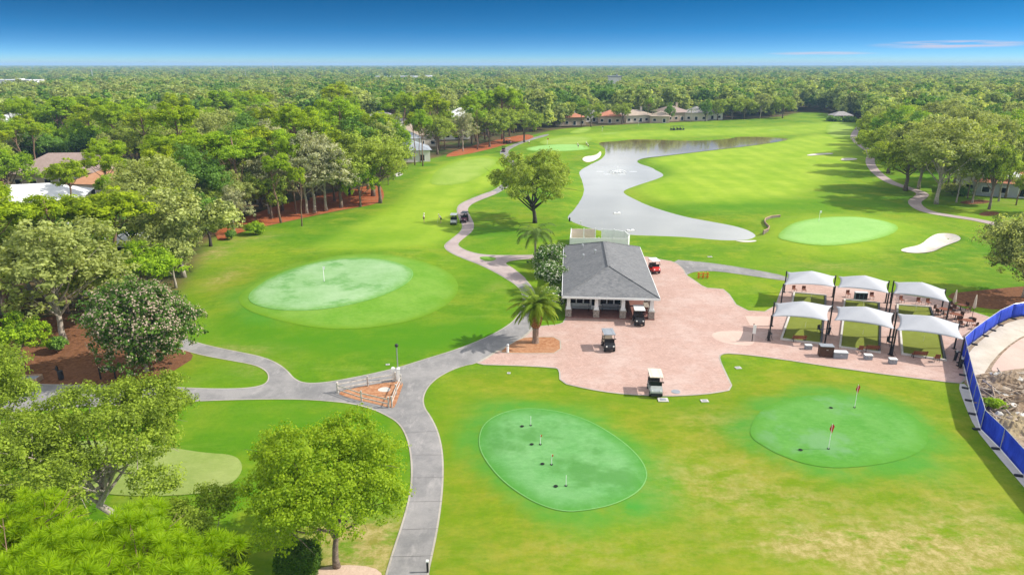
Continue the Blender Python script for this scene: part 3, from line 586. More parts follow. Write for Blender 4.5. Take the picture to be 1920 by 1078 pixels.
MB().box((0, 0, .75), (.5, .07, 1.3), rx=-.1).build('board', 'dark_wood', t); MB().box((0, .22, .45), (.44, .05, .9), rx=.3).build('leg', 'black_metal', t)
t = thing('counter', 'red tiled counter standing between the open porch columns', 'counter', HL(4.55, 3.0, .17), HR)
MB().box((0, 0, .42), (.5, 1.6, .84)).build('body', 'porch_tile', t); MB().box((0, 0, .87), (.62, 1.72, .06)).build('top', 'stone', t)
# white service yard behind the house
def enclosure():
    t = thing('yard_wall', 'white panelled yard screen behind the grey roofed house', 'screen', (*at(1123, 446, 2.0), 0), HR * .4)
    def seg(a, b, m='white_paint'):
        a, b = Vector((*a, 0)), Vector((*b, 0)); d = b - a; c = (a + b) / 2; an = math.atan2(d.y, d.x)
        MB().box((c.x, c.y, 1.0), (d.length - .16, .09, 1.86), an).build('panel', m, t)
    def post(p): MB().box((p[0], p[1], 1.03), (.16, .16, 2.06)).build('post', 'white_paint', t)
    A = [(-4.7, 0), (-2.4, 0), (0, 0), (2.4, 0), (4.75, 0)]; B = [(-4.2, 6.5), (-2.0, 6.6), (.0, 6.6)]; C = [(1.1, 6.4), (3.2, 6.2), (4.9, 5.0), (5.3, 2.4)]
    for P in (A, B, C):
        for p, q in zip(P, P[1:]): seg(p, q, 'white_paint' if P is not B else 'pink_panel')
        for p in P: post(p)
    seg(A[0], (-4.45, 3.2)); post((-4.45, 3.2)); seg((-4.45, 3.2), B[0]); seg(A[-1], C[-1])
    return t
enclosure()
yx, yy = at(1123, 446, 2.0)
t = thing('storage_bin', 'white flat topped bin inside the white yard screen', 'bin', (yx - .6, yy + 2.0, 0), 0)
MB().box((0, 0, .6), (1.9, 1.2, 1.2)).build('body', 'white_plastic', t); MB().box((0, 0, 1.25), (2.0, 1.3, .1)).build('lid', 'white_plastic', t)

# ------------------------------------------------------------------ shade canopies, putting bays and their furniture
CAN = {
 'fa': [(1447,593),(1553,602),(1561,573),(1452,568)], 'fb': [(1564,600),(1677,617),(1676,587),(1567,574)], 'fc': [(1681,619),(1808,637),(1799,607),(1682,587)],
 'ba': [(1469,534),(1566,538),(1567,518),(1475,510)], 'bb': [(1570,539),(1667,550),(1667,528),(1572,518)], 'bc': [(1674,550),(1781,567),(1773,543),(1676,528)]}
CLAB = {'fa': 'white shade canopy over the open front bay with the bench and grey chest', 'fb': 'white shade canopy in the front row between two other canopies', 'fc': 'white shade canopy whose corner meets the blue fence',
        'ba': 'white shade canopy in the rear row beside the grass patch', 'bb': 'white shade canopy in the rear row between two other canopies', 'bc': 'white shade canopy in the rear row beside the folded parasols'}
def canopy(key):
    CZ = 2.9; c = [Vector((*at(*p, CZ), CZ)) for p in CAN[key]]; base = (c[0] + c[1] + c[2] + c[3]) / 4; base.z = 0
    t = thing('shade_canopy', CLAB[key], 'canopy', base, 0, 'white shade canopies over the putting bays')
    N = 20; vs, fs = [], []
    for j in range(N + 1):
        for i in range(N + 1):
            u, v = 2 * i / N - 1, 2 * j / N - 1
            uu = u * (1 - .10 * (1 - v * v) * abs(u) ** 2); vv = v * (1 - .12 * (1 - u * u) * abs(v) ** 2)
            a, b = (uu + 1) / 2, (vv + 1) / 2
            p = (c[0] * (1 - a) + c[1] * a) * (1 - b) + (c[3] * (1 - a) + c[2] * a) * b
            m = min(1.0, (abs(u) ** 7 + abs(v) ** 7) ** (1 / 7))
            e = max(abs(u), abs(v))
            p.z = CZ + 1.2 * (1 - m) ** .92 + .10 * (1 - min(abs(u), abs(v)) ** 2) * e ** 3
            vs.append(p - base)
    for j in range(N):
        for i in range(N): k = j * (N + 1) + i; fs.append((k, k + 1, k + N + 2, k + N + 1))
    o = MB().add(vs, fs).build('fabric', 'canopy_fabric', t, True); s = o.modifiers.new('thickness', 'SOLIDIFY'); s.thickness = .02
    which = {'fa': (0, 1, 2, 3), 'fb': (1, 2), 'fc': (0, 1, 2, 3), 'ba': (0, 1, 2, 3), 'bb': (1, 2), 'bc': (0, 1, 2, 3)}[key]
    for k in which:
        p = c[k] - base; q = Vector((0, 0, 0)) - Vector((p.x, p.y, 0)); q.normalize()
        m = MB(); m.tube([(p.x, p.y, 0.05), (p.x, p.y, CZ + .12)], .085, 10); m.box((p.x, p.y, .07), (.34, .34, .05)); m.build('post', 'black_metal', t)
    return t
for k in CAN: canopy(k)
BAYS = {'front bay nearest the orange rack': [(1467,637),(1537,645),(1542,599),(1482,595)], 'middle front bay': [(1577,652),(1646,661),(1648,611),(1583,603)], 'front bay beside the blue fence': [(1694,665),(1769,676),(1759,624),(1690,617)],
        'rear bay beside the grass patch': [(1487,570),(1545,577),(1546,556),(1491,551)], 'middle rear bay': [(1583,583),(1645,590),(1646,570),(1586,564)], 'rear bay beside the patio tables': [(1684,592),(1748,600),(1742,578),(1685,574)]}
for lab, q in BAYS.items():
    c = [Vector((*at(*p), 0)) for p in q]; b = sum(c, Vector()) / 4
    t = thing('putting_bay', 'olive artificial turf putting mat with pale frame, ' + lab, 'putting mat', b, 0, 'putting mats under the canopies')
    cc = [p - b for p in c]
    MB().add([p + Vector((0, 0, z)) for z in (.05, .10) for p in cc], [(0, 1, 2, 3), (7, 6, 5, 4), (0, 4, 5, 1), (1, 5, 6, 2), (2, 6, 7, 3), (3, 7, 4, 0)]).build('turf', 'bay_turf', t)
    for i in range(4):
        a, d = cc[i], cc[(i + 1) % 4]; e = (d - a); m_ = (a + d) / 2; n = Vector((e.y, -e.x, 0)).normalized() * .13
        MB().box((m_.x + n.x, m_.y + n.y, .13), (e.length + (.48 if i % 2 == 0 else 0), .2, .2), math.atan2(e.y, e.x)).build('frame_edge', 'pale_concrete' if i != 1 else 'black_metal', t)
    f = cc[0].lerp(cc[2], .55); MB().tube([f + Vector((0, 0, .1)), f + Vector((0, 0, .75))], .012, 6).build('pin', 'flag_white', t)
for (px, py, lab) in ((1497, 641, 'red brown bench in front of the front mat nearest the open plaza'), (1633, 660, 'red brown bench in front of the middle front mat'), (1722, 671, 'red brown bench in front of the mat beside the blue fence')):
    build_bench('bench', lab, 'bench', at3(px, py), R(186 - 12), 'redwood', 1.45, group='wooden benches facing the putting mats')
def chest(name, lab, px, py, d, m, lid, rz=-.12):
    t = thing(name, lab, name.split('_')[-1], at3(px, py, .05), rz)
    MB().box((0, 0, d[2] / 2), d).build('body', m, t, bevel=.02); MB().box((0, 0, d[2] + .035), (d[0] + .06, d[1] + .06, .07)).build('lid', lid, t, bevel=.02)
    MB().box((0, -d[1] / 2 - .03, d[2] * .72), (.18, .05, .05)).build('handle', 'steel', t)
chest('storage_cabinet', 'tall dark cabinet standing in front of the canopy post', 1547, 667, (1.35, .8, 1.15), 'dark_wood', 'grey_plastic')
chest('storage_chest', 'long grey chest beside the tall dark cabinet', 1574, 670, (1.4, .7, .62), 'grey_plastic', 'pale_grey')
chest('cooler_box', 'small grey cooler at the end of the bench near the open plaza', 1515, 654, (.7, .5, .42), 'grey_plastic', 'pale_grey')
chest('cooler_box', 'small grey cooler with white lid in front of the middle bench', 1627, 673, (.75, .5, .45), 'grey_plastic', 'white_plastic')
chest('cooler_box', 'small grey cooler with white lid alone on the pavers', 1673, 681, (.72, .5, .48), 'grey_plastic', 'white_plastic')
def chair(name, lab, px, py, rz, m='redwood', group=None):
    t = thing(name, lab, 'chair', at3(px, py, .05), rz, group)
    MB().box((0, 0, .44), (.48, .48, .04)).build('seat', m, t); MB().box((0, .22, .70), (.48, .03, .42), rx=-.1).build('backrest', m, t)
    for x in (-.21, .21):
        for y in (-.21, .21): MB().tube([(x, y, 0), (x, y, .43 if y < 0 else .88)], .018, 6).build('leg', 'black_metal', t)
for i, (px, py, rz, lab) in enumerate([(1489, 548, .2, 'wooden chair behind the rear mat beside the grass patch, near its corner post'), (1507, 549, -.1, 'wooden chair behind the rear mat beside the grass patch, second from its corner post'), (1590, 557, .1, 'wooden chair at one side of the teal cabinet'), (1634, 561, -.2, 'wooden chair at the other side of the teal cabinet'),
      (1690, 568, .2, 'wooden chair behind the mat near the patio tables, beside its corner post'), (1722, 571, 0, 'wooden chair standing second behind the mat near the patio tables'), (1740, 573, .1, 'wooden chair standing third behind the mat near the patio tables'), (1755, 678, 2.9, 'wooden chair in front of the mat beside the fence'), (1612, 661, 3.0, 'wooden chair at the end of the middle bench'), (1443, 632, 1.2, 'chair beside the corner post near the inlaid circle'), (1537, 624, .5, 'wooden chair between the first two front mats'), (1667, 648, .4, 'chair between the middle mat and the mat beside the fence')]):
    chair('patio_chair', lab, px, py, rz, 'redwood' if i < 9 else 'black_plastic', 'chairs round the putting mats')
t = thing('drinks_cabinet', 'low teal glazed cabinet between two chairs at the rear mats', 'cabinet', at3(1613, 561, .05), -.1)
MB().box((0, 0, .45), (1.5, .55, .9)).build('body', 'teal_plastic', t); MB().box((0, 0, .94), (1.6, .62, .07)).build('top', 'pale_grey', t)
for k in (-.5, 0, .5): MB().box((k, -.29, .48), (.42, .03, .68)).build('door', 'dark_glass', t)
def parasol(px, py, h, lab):
    t = thing('folded_parasol', lab, 'parasol', at3(px, py, .05), 0, 'folded parasols by the patio tables')
    MB().tube([(0, 0, 0), (0, 0, h)], .03, 8).build('pole', 'dark_wood', t); MB().lathe([(.05, h - 1.75), (.19, h - 1.6), (.15, h - 1.0), (.10, h - .4), (.03, h + .02)], n=10).build('cover', 'umbrella_cloth', t, True); MB().lathe([(.3, 0), (.3, .1), (.06, .14)], n=14).build('base', 'black_metal', t)
parasol(1786, 582, 2.7, 'folded tan parasol standing closer to the rear canopy'); parasol(1822, 597, 3.0, 'folded tan parasol standing closer to the blue fence')
def patio_table(px, py, lab, n=4):
    x, y = at(px, py); t = thing('patio_table', lab, 'table', (x, y, .05), 0, 'round patio tables by the blue fence')
    MB().lathe([(.55, .70), (.55, .74)], n=20).build('tabletop', 'redwood', t); MB().lathe([(.25, 0), (.06, .06), (.05, .7)], n=12).build('leg', 'black_metal', t)
    for k in range(n):
        a = k * 2 * math.pi / n + .4; p = (x + .95 * math.cos(a), y + .95 * math.sin(a))
        c = thing('table_chair', 'dark wooden chair drawn up to the ' + lab, 'chair', (*p, .05), a - math.pi / 2, 'chairs at the ' + lab)
        MB().box((0, 0, .44), (.46, .46, .05)).build('seat', 'redwood', c); MB().box((0, .21, .68), (.46, .04, .40)).build('backrest', 'dark_wood', c)
        for sx in (-.2, .2):
            for sy in (-.2, .2): MB().tube([(sx, sy, 0), (sx, sy, .43)], .02, 6).build('leg', 'black_metal', c)
patio_table(1768, 590, 'round patio table beside the rear canopy post'); patio_table(1800, 582, 'round patio table behind the folded parasols'); patio_table(1812, 612, 'round patio table beside the blue fence')
patio_table(1790, 600, 'round patio table between the two canopy rows', 3)
t = thing('sign_post', 'slim post with a small white panel beside the first shade canopy', 'sign', at3(1410, 640, .05), 0)
MB().tube([(0, 0, 0), (0, 0, 2.1)], .05, 8).build('post', 'black_metal', t); MB().box((.1, -.08, 1.45), (.34, .04, 1.0)).build('panel', 'white_plastic', t)
def bagstand(px, py, lab):
    t = thing('golf_bag_stand', lab, 'bag stand', at3(px, py, .05), 0)
    MB().tube([(0, 0, .05), (.12, .1, .9)], [.13, .16], 10).build('bag', 'black_plastic', t)
    for k in range(4): MB().tube([(.12 + .04 * k - .06, .1, .88), (.18 + .07 * k - .1, .15, 1.15)], .014, 5).build('club', 'steel', t)
    for s in (-1, 1): MB().tube([(.1, .05, .75), (.42 * s, -.35, .03)], .015, 5).build('leg', 'black_metal', t)
bagstand(1440, 636, 'black golf bag on a stand at the corner post near the inlaid circle'); bagstand(1669, 664, 'black golf bag on a stand between the middle mat and the fence mat'); bagstand(1790, 676, 'black golf bag on a stand in the fence shade'); bagstand(1800, 690, 'black golf bag on a stand closest to the blue fence foot'); bagstand(1553, 628, 'black golf bag on a stand at the post between the first two front mats')
# orange rack on the grass patch
t = thing('orange_rack', 'orange yellow plastic barrier rack on the grass patch beside the plaza', 'rack', at3(1318, 522), .05)
for x in (-.65, 0, .62): MB().box((x, 0, .45), (.16, .3, .9), taper=.8).build('upright', 'orange_plastic', t)
for z in (.3, .72): MB().box((0, 0, z), (1.7, .08, .14)).build('rail', 'orange_plastic', t)

# ------------------------------------------------------------------ blue fence
def build_fence():
    b = Vector((*FW[7], 0)); t = thing('construction_fence', 'long blue mesh construction screen curving round the dirt works', 'fence', b, 0)
    P = [Vector((*p, 0)) - b for p in FW]; Hh = 1.85; grid = []
    for i in range(len(P) - 1):
        a, c = P[i], P[i + 1]; n = max(2, int((c - a).length / .5)); nr = Vector((-(c - a).y, (c - a).x, 0)).normalized()
        vs, fs = [], []
        for k in range(n + 1):
            p = a.lerp(c, k / n)
            for j in range(5):
                s = math.sin(k / n * math.pi) * math.sin(j / 4 * math.pi) * .10 + .03 * math.sin(k * 2.1 + j + i)
                vs.append(p + nr * s + Vector((0, 0, .06 + (Hh - .06) * j / 4 - .04 * math.sin(k / n * math.pi) * (j == 4))))
        for k in range(n):
            for j in range(4): q = k * 5 + j; fs.append((q, q + 5, q + 6, q + 1))
        o = MB().add(vs, fs).build('mesh_panel', 'blue_windscreen', t, True); s = o.modifiers.new('thickness', 'SOLIDIFY'); s.thickness = .012
        m = MB(); m.tube([a - nr * .06 + Vector((0, 0, .10)), c - nr * .06 + Vector((0, 0, .10))], .05, 8); m.build('base_rail', 'white_plastic', t)
        m = MB(); m.tube([a + Vector((0, 0, Hh)), c + Vector((0, 0, Hh))], .025, 6); m.build('top_rail', 'steel', t)
    d = 0
    for i in range(len(P) - 1):
        a, c = P[i], P[i + 1]; L = (c - a).length; nr = Vector((-(c - a).y, (c - a).x, 0)).normalized(); n = max(1, round(L / 2.6))
        for k in range(n):
            p = a.lerp(c, k / n); m = MB(); m.tube([p - nr * .05, p - nr * .05 + Vector((0, 0, Hh + .05))], .03, 8); m.build('post', 'steel', t)
            m = MB(); m.box(p + Vector((0, 0, .07)) - nr * .02, (.30, 1.25, .14), math.atan2(nr.y, nr.x) - math.pi / 2); m.build('foot', 'black_plastic', t, bevel=.03)
build_fence()
# rubble and timber outside the fence
for i in range(110):
    px, py = random.uniform(1850, 1925), random.uniform(702, 790); x, y = at(px, py); t_ = random.random()
    if t_ < .55:
        m = MB(); L = random.uniform(.8, 3.0); a = random.uniform(-.5, 3.3); e = random.uniform(-.05, .35); dx = Vector((math.cos(a) * L / 2, math.sin(a) * L / 2, L * e / 2))
        z = .1 + random.uniform(0, .5); m.tube([-dx + Vector((0, 0, z)), Vector((.05, .04, z + .05)), dx + Vector((0, 0, z))], [.06, .09, .05], 6); o = m.build('broken_log', 'debris_wood' if random.random() < .8 else 'pale_bark'); lab, g, c = 'broken grey brown branch in the rubble heap outside the blue fence', 'branches in the rubble heap', 'log'
    else:
        m = MB(); s = random.uniform(.25, .8); m.lathe([(s * .5, 0), (s * .95, s * .2), (s * .75, s * .55), (s * .3, s * .72)], n=7); o = m.build('rubble_block', random.choice(['rubble_stone', 'rubble_stone', 'pale_concrete']))
        for v in o.data.vertices: v.co += Vector((random.gauss(0, s * .12), random.gauss(0, s * .12), random.gauss(0, s * .06)))
        lab, g, c = 'brown lump of broken ground in the rubble heap outside the blue fence', 'lumps in the rubble heap', 'rubble'
    o.location = (x, y, .0); tag(o, lab, c, g)
def heap(px, py, rx, ry, h, m, seed):
    r = np.random.default_rng(seed); N = 26; x, y = at(px, py); vs, fs = [], []
    for j in range(N + 1):
        for i in range(N + 1):
            u, v = 2 * i / N - 1, 2 * j / N - 1; e = max(0, 1 - u * u - v * v)
            vs.append((u * rx, v * ry, e * h * (0.7 + .5 * math.sin(u * 7 + seed) * math.cos(v * 6)) + e * r.normal() * .12 - .02))
    for j in range(N):
        for i in range(N): k = j * (N + 1) + i; fs.append((k, k + 1, k + N + 2, k + N + 1))
    o = MB().add(vs, fs).build('dirt', m); o.location = (x, y, 0); o['kind'] = 'structure'
heap(1895, 722, 4.2, 2.6, 1.0, 'dirt', 3); heap(1915, 760, 3.0, 2.4, .8, 'dirt', 8); heap(1925, 800, 3, 3, .5, 'bare_soil', 11)

# ------------------------------------------------------------------ golf carts
def golf_cart(label, loc, rz, body, roof_m, seat_m, bag=False, name='golf_cart', group='golf carts'):
    t = thing(name, label, 'golf cart', loc, rz, group)
    b = MB(); b.prism([(-1.22, .34), (-1.24, .62), (-1.05, .86), (-.62, .98), (-.56, .92), (-.50, .38), (.18, .36), (.20, .62), (1.12, .66), (1.20, .52), (1.16, .30), (.2, .26), (-1.0, .26)], -.56, .56); bo = b.build('body', body, t, bevel=.04)
    MB().box((0, -1.24, .40), (1.08, .10, .16)).build('bumper', 'black_plastic', t, bevel=.03)
    MB().box((0, -.15, .335), (1.0, .62, .06)).build('floor', 'rubber', t)
    MB().box((0, .42, .74), (1.06, .56, .18)).build('seat', seat_m, t, bevel=.05); MB().box((0, .74, 1.02), (1.06, .13, .44), rx=-.15).build('backrest', seat_m, t, bevel=.04)
    MB().box((0, 1.0, .78), (.98, .34, .10)).build('bag_tray', 'black_plastic', t)
    r = MB(); r.box((0, .18, 1.86), (1.26, 1.95, .07)); ro = r.build('roof', roof_m, t, bevel=.03)
    rb = MB(); rb.box((-.38, .18, 1.905), (.05, 1.7, .02)); rb.box((.38, .18, 1.905), (.05, 1.7, .02)); rb.build('roof_rib', roof_m, ro)
    for x in (-.53, .53):
        MB().tube([(x, -.62, .92), (x, -.52, 1.84)], .022, 6).build('post', 'black_metal', t); MB().tube([(x, .92, .62), (x, 1.02, 1.84)], .022, 6).build('post', 'black_metal', t)
        h = MB(); h.lathe([(.085, 0), (.085, .03), (.05, .05)], n=10); ho = h.build('headlight', 'headlamp', t); ho.location = (x * .70, -1.17, .70); ho.rotation_euler = (R(75), 0, 0)
        MB().box((x * 1.2, -.60, 1.30), (.16, .05, .10)).build('mirror', 'black_plastic', t)
        MB().box((x * .98, .42, .92), (.05, .5, .05)).build('armrest', 'black_plastic', t)
    ws = MB(); ws.box((0, -.585, 1.14), (1.04, .02, .40), rx=-.10); ws.build('windshield', 'dark_glass', t)
    s = MB(); N = 14; ring = [(-.26 + .17 * math.cos(a), -.22 + .17 * math.sin(a) * .5, 1.02 + .17 * math.sin(a) * .85) for a in [2 * math.pi * k / N for k in range(N + 1)]]; s.tube(ring, .02, 6, False); s.tube([(-.26, -.22, 1.02), (-.26, -.5, .82)], .02, 6); s.build('steering_wheel', 'black_plastic', t)
    for x in (-.50, .50):
        for y in (-.80, .78):
            w = MB(); w.lathe([(.14, -.1), (.21, -.11), (.235, -.07), (.235, .07), (.21, .11), (.14, .1)], n=16); wo = w.build('wheel', 'rubber', t, True); wo.location = (x, y, .235); wo.rotation_euler = (0, R(90), 0)
            q = MB(); q.lathe([(.13, -.105), (.13, .105), (.05, .12)], n=12); q.build('rim', 'steel', wo)
    if bag:
        for x in (-.25, .25): MB().tube([(x, 1.05, .5), (x, 1.18, 1.35)], .12, 8).build('golf_bag', 'black_plastic', t)
    return t
golf_cart('cream roofed cart with pale grey bonnet at the grass edge of the plaza', at3(1227, 735, .05), R(-4), 'silver_paint', 'beige_plastic', 'vinyl_black')
golf_cart('black roofed cart with black body parked alone in mid plaza', at3(1140, 653, .05), R(2), 'black_paint', 'grey_plastic', 'vinyl_beige')
golf_cart('white roofed cart with black body at the porch of the house', at3(1197, 606, .05), R(-3), 'black_paint', 'white_plastic', 'vinyl_black')
golf_cart('red cart with white roof parked along the house wall', at3(1226, 510, .05), R(8), 'red_paint', 'white_plastic', 'vinyl_black')
golf_cart('white roofed cart on the grass beside the two golfers', at3(851, 420), R(0), 'silver_paint', 'white_plastic', 'vinyl_black', True)
golf_cart('dark maroon cart stopped on the winding cart path', at3(871, 416, .04), R(-10), 'maroon_paint', 'black_paint', 'vinyl_black', True)
golf_cart('dark cart on the path near the distant red mulch', at3(944, 285, .04), R(-5), 'maroon_paint', 'black_paint', 'vinyl_beige', True)
golf_cart('dark purple cart half in tree shade on the far mulch', at3(953, 270, .06), R(60), 'maroon_paint', 'silver_paint', 'vinyl_black')
fc = golf_cart('small dark carts in a line on the far fairway', pt(1261, 245), R(80), 'black_paint', 'black_paint', 'vinyl_black', group='carts in a line on the far fairway')
for px in (1266, 1273, 1278): dup(fc, pt(px, 244.5), R(80 + px % 7))

# ------------------------------------------------------------------ people
def skin_mesh(name, pts, edges, rad, m, parent, root=0, sub=1):
    me = bpy.data.meshes.new(name); me.from_pydata(pts, edges, []); o = bpy.data.objects.new(name, me); link(o, parent); me.materials.append(M[m])
    sk = o.modifiers.new('skin', 'SKIN'); me.skin_vertices.new() if not me.skin_vertices else None
    for i, r in enumerate(rad): me.skin_vertices[0].data[i].radius = (r, r)
    me.skin_vertices[0].data[root].use_root = True; sk.use_smooth_shade = True
    s = o.modifiers.new('sub', 'SUBSURF'); s.levels = sub; s.render_levels = sub
    return o
def person(label, loc, rz, lean=0.0, group=None):
    t = thing('person', label, 'person', loc, rz, group); L = lean
    hip, sh = Vector((0, 0, .95)), Vector((0, -.45 * L, 1.45 - .10 * L)); nk = sh + Vector((0, -.03 - .05 * L, .10)); hd = nk + Vector((0, -.05 - .05 * L, .13)); tp = hd + Vector((0, 0, .13))
    pts = [hip, hip.lerp(sh, .55), sh, nk, hd, tp]; ed = [(0, 1), (1, 2), (2, 3), (3, 4), (4, 5)]; rad = [.15, .14, .15, .055, .10, .07]
    for s in (-1, 1):
        k = len(pts); pts += [hip + Vector((.11 * s, 0, -.06)), Vector((.13 * s, -.03, .50)), Vector((.14 * s, .0, .08)), Vector((.15 * s, -.17, .045))]; ed += [(0, k), (k, k + 1), (k + 1, k + 2), (k + 2, k + 3)]; rad += [.095, .062, .04, .035]
        k = len(pts); hand = Vector((.04 * s, -.38 - .25 * L, .92)) if L else Vector((.27 * s, -.08, .86)); el = (sh + Vector((.25 * s, 0, -.30)) + hand * 0) if not L else (sh + hand) / 2 + Vector((.14 * s, .04, -.02))
        pts += [sh + Vector((.19 * s, 0, -.02)), el, hand, hand + Vector((0, -.03, -.09))]; ed += [(2, k), (k, k + 1), (k + 1, k + 2), (k + 2, k + 3)]; rad += [.062, .046, .034, .03]
    skin_mesh('body', [tuple(p) for p in pts], ed, rad, 'skin', t)
    shp = [tuple(hip + Vector((0, 0, .02))), tuple(hip.lerp(sh, .55)), tuple(sh), tuple(pts[10]), tuple(pts[10].lerp(pts[11], .6)), tuple(pts[18 - 0] if len(pts) > 18 else pts[10]), ]
    a1, a2 = pts[10], pts[18]; e1, e2 = pts[11], pts[19]
    skin_mesh('shirt', [tuple(hip + Vector((0, 0, .02))), tuple(hip.lerp(sh, .55)), tuple(sh), tuple(a1), tuple(a1.lerp(e1, .7)), tuple(a2), tuple(a2.lerp(e2, .7))], [(0, 1), (1, 2), (2, 3), (3, 4), (2, 5), (5, 6)], [.185, .17, .175, .09, .075, .09, .075], 'shirt_white', t)
    skin_mesh('shorts', [tuple(hip + Vector((0, 0, .06)))] + [tuple(q) for s in (-1, 1) for q in (hip + Vector((.11 * s, 0, -.06)), Vector((.13 * s, -.02, .55)))], [(0, 1), (1, 2), (0, 3), (3, 4)], [.185, .125, .10, .125, .10], 'shorts_dark', t)
    MB().lathe([(.135, 0), (.13, .06), (.07, .12)], tuple(hd + Vector((0, 0, .03))), 12).build('cap', 'shirt_white', t)
    if L: MB().tube([(0, -.45, .95), (.15, -.75, .02)], .012, 5).build('golf_club', 'steel', t)
    return t
person('golfer in white shirt and dark shorts standing alone on the fairway', pt(795, 417), R(100))
person('golfer in white shirt bending over a club near the white roofed cart', pt(827, 418), R(-80), .6)
person('golfer in white by the far green near the path', pt(992, 272), R(60)); person('golfer in white bending over the far green', pt(1084, 282), R(-60), .5)
person('golfer in white standing at the far green edge by the pond bunker', pt(1099, 278), R(-100)); person('golfer in pale clothes stooping at the far green edge', pt(1103, 281), R(-90), .5)

# ------------------------------------------------------------------ flags, cups and markers
def flag(label, px, py, h, m, tri=False, r=.02, dx=.5, pole='flag_white', group=None):
    x, y, z = pt(px, py); t = thing('flagstick', label, 'flag', (x, y, z + .05), 0, group)
    MB().tube([(0, 0, 0), (0, 0, h)], r, 6).build('pole', pole, t)
    if m:
        f = MB(); k = .42 * h / 2.1
        if tri: f.add([(0.02, 0, h), (dx * .30, .05, h - .28 * k * 2), (.08, .02, h - .9 * k * 2.2), (-dx * .22, -.03, h - .5 * k * 2)] + [(0.02, .03, h), (dx * .30, .08, h - .28 * k * 2), (.08, .05, h - .9 * k * 2.2), (-dx * .22, 0, h - .5 * k * 2)], [(0, 1, 2, 3), (7, 6, 5, 4), (0, 4, 5, 1), (1, 5, 6, 2), (2, 6, 7, 3), (3, 7, 4, 0)])
        else: f.box((dx / 2 + .02, 0, h - k / 2), (dx, .03, k))
        f.build('flag', m, t)
    MB().lathe([(.11, .002), (.11, .012)], n=14).build('cup', 'cup_dark', t)
flag('white flagstick standing alone on the large green with pale patches', 609, 540, 2.1, 'flag_white', False, .05, .22)
flag('dark red flag on the oval green, closer to the grass lawn', 1552, 849, 2.2, 'flag_red', True, .02, .8)
flag('dark red flag on the oval green, closer to the plaza', 1601, 771, 2.2, 'flag_red', True, .02, .8)
for i, (px, py, m, lab) in enumerate([(995, 804, None, 'short bare white pin farthest up the practice green'), (1013, 840, 'flag_orange', 'short pin with orange tip second up the practice green'), (1034, 878, 'flag_orange', 'short pin with orange tip third along the practice green'), (1061, 918, None, 'short bare white pin lowest on the practice green')]):
    flag(lab, px, py, .85, m, False, .018, .10, group='short pins on the practice green')
for px, py, lab in ((979, 806, 'small dark practice hole beside the topmost short pin'), (997, 840, 'small dark practice hole beside the second short pin'), (1017, 877, 'small dark practice hole beside the third short pin'), (1042, 919, 'small dark practice hole beside the lowest short pin'), (1500, 851, 'dark worn hole on the oval green near the closer red flag'), (1557, 772, 'dark worn hole on the oval green near the farther red flag')):
    x, y, z = pt(px, py); o = MB().lathe([(.15, 0), (.16, .012)], n=14).build('practice_cup', 'cup_dark'); o.location = (x, y, z + .066); tag(o, lab, 'hole', 'holes cut in the practice greens')
flag('white flag on the bright green behind the canopies', 1534, 424, 2.0, 'flag_white', False, .03, .3)
flag('dark red flag on the far green beside the pond', 1026, 275, 2.4, 'flag_red', False, .03, .45)
flag('dark flag on the distant green past the pond', 1129, 247, 2.4, 'black_plastic', False, .04, .4)
flag('dark flag near the houses on the far fairway', 1197, 236, 2.4, 'black_plastic', False, .04, .4)
for px, py, s, lab in ((1243, 750, (.95, .75), 'pale concrete utility lid in the grass edge below the cream cart'), (1384, 690, (.6, .5), 'small pale utility lid in the lawn near the plaza corner'), (1321, 752, (.7, .5), 'grey utility lid in the lawn below the plaza edge'), (954, 700, (.32, .3), 'tiny white lid in the lawn below the mulch bed'), (1331, 482, (.7, .5), 'white lid in the lawn above the plaza path'), (727, 684, (.4, .3), 'small yellow white lid in the lawn near the lamp pole')):
    x, y, z = pt(px, py); t = thing('utility_lid', lab, 'utility lid', (x, y, z + .01), random.uniform(-.2, .2)); MB().box((0, 0, .03), (*s, .07)).build('frame', 'pale_concrete', t, bevel=.01); MB().box((0, 0, .075), (s[0] * .55, s[1] * .5, .02)).build('cover', 'grey_plastic', t)
x, y = at(1267, 735); t = thing('manhole_cover', 'dark oval manhole cover in the pavers beside the cream cart', 'manhole cover', (x, y, .05), 0); MB().lathe([(.42, 0), (.42, .02)], n=22).build('cover', 'grey_plastic', t)

# ------------------------------------------------------------------ gate island: rail fences, lamp pole, bollards
def rail_fence(label, pxs, hs=1.05):
    P = [Vector((*at(*p), 0)) for p in pxs]; b = P[0].copy(); t = thing('rail_fence', label, 'fence', b, 0)
    P = [p - b for p in P]
    for p in P: m = MB(); m.box(p + Vector((0, 0, hs / 2)), (.12, .12, hs)); m.box(p + Vector((0, 0, hs + .03)), (.15, .15, .06)); m.build('post', 'weathered_white', t)
    for a, c in zip(P, P[1:]):
        d = c - a; an = math.atan2(d.y, d.x); mid = (a + c) / 2
        for z in (.42, .85): MB().box(mid + Vector((0, 0, z)), (d.length - .13, .04, .10), an).build('rail', 'weathered_white', t)
rail_fence('white two rail fence along the far side of the mulch triangle', [(634, 736), (690, 725), (742, 717)]); rail_fence('white two rail fence along the near side of the mulch triangle', [(633, 737.5), (678, 753), (729, 765)]); rail_fence('white two rail fence closing the short end of the mulch triangle', [(735, 764), (743, 741), (752, 722)])
t = thing('lamp_pole', 'slim dark pole with black head beside the white rail fence', 'pole', at3(747, 712, .03), 0); MB().tube([(0, 0, 0), (0, 0, 3.5)], [.07, .05], 8).build('pole', 'grey_metal', t); MB().lathe([(.06, 3.42), (.17, 3.5), (.17, 3.68), (.1, 3.76)], n=12).build('head', 'black_plastic', t)
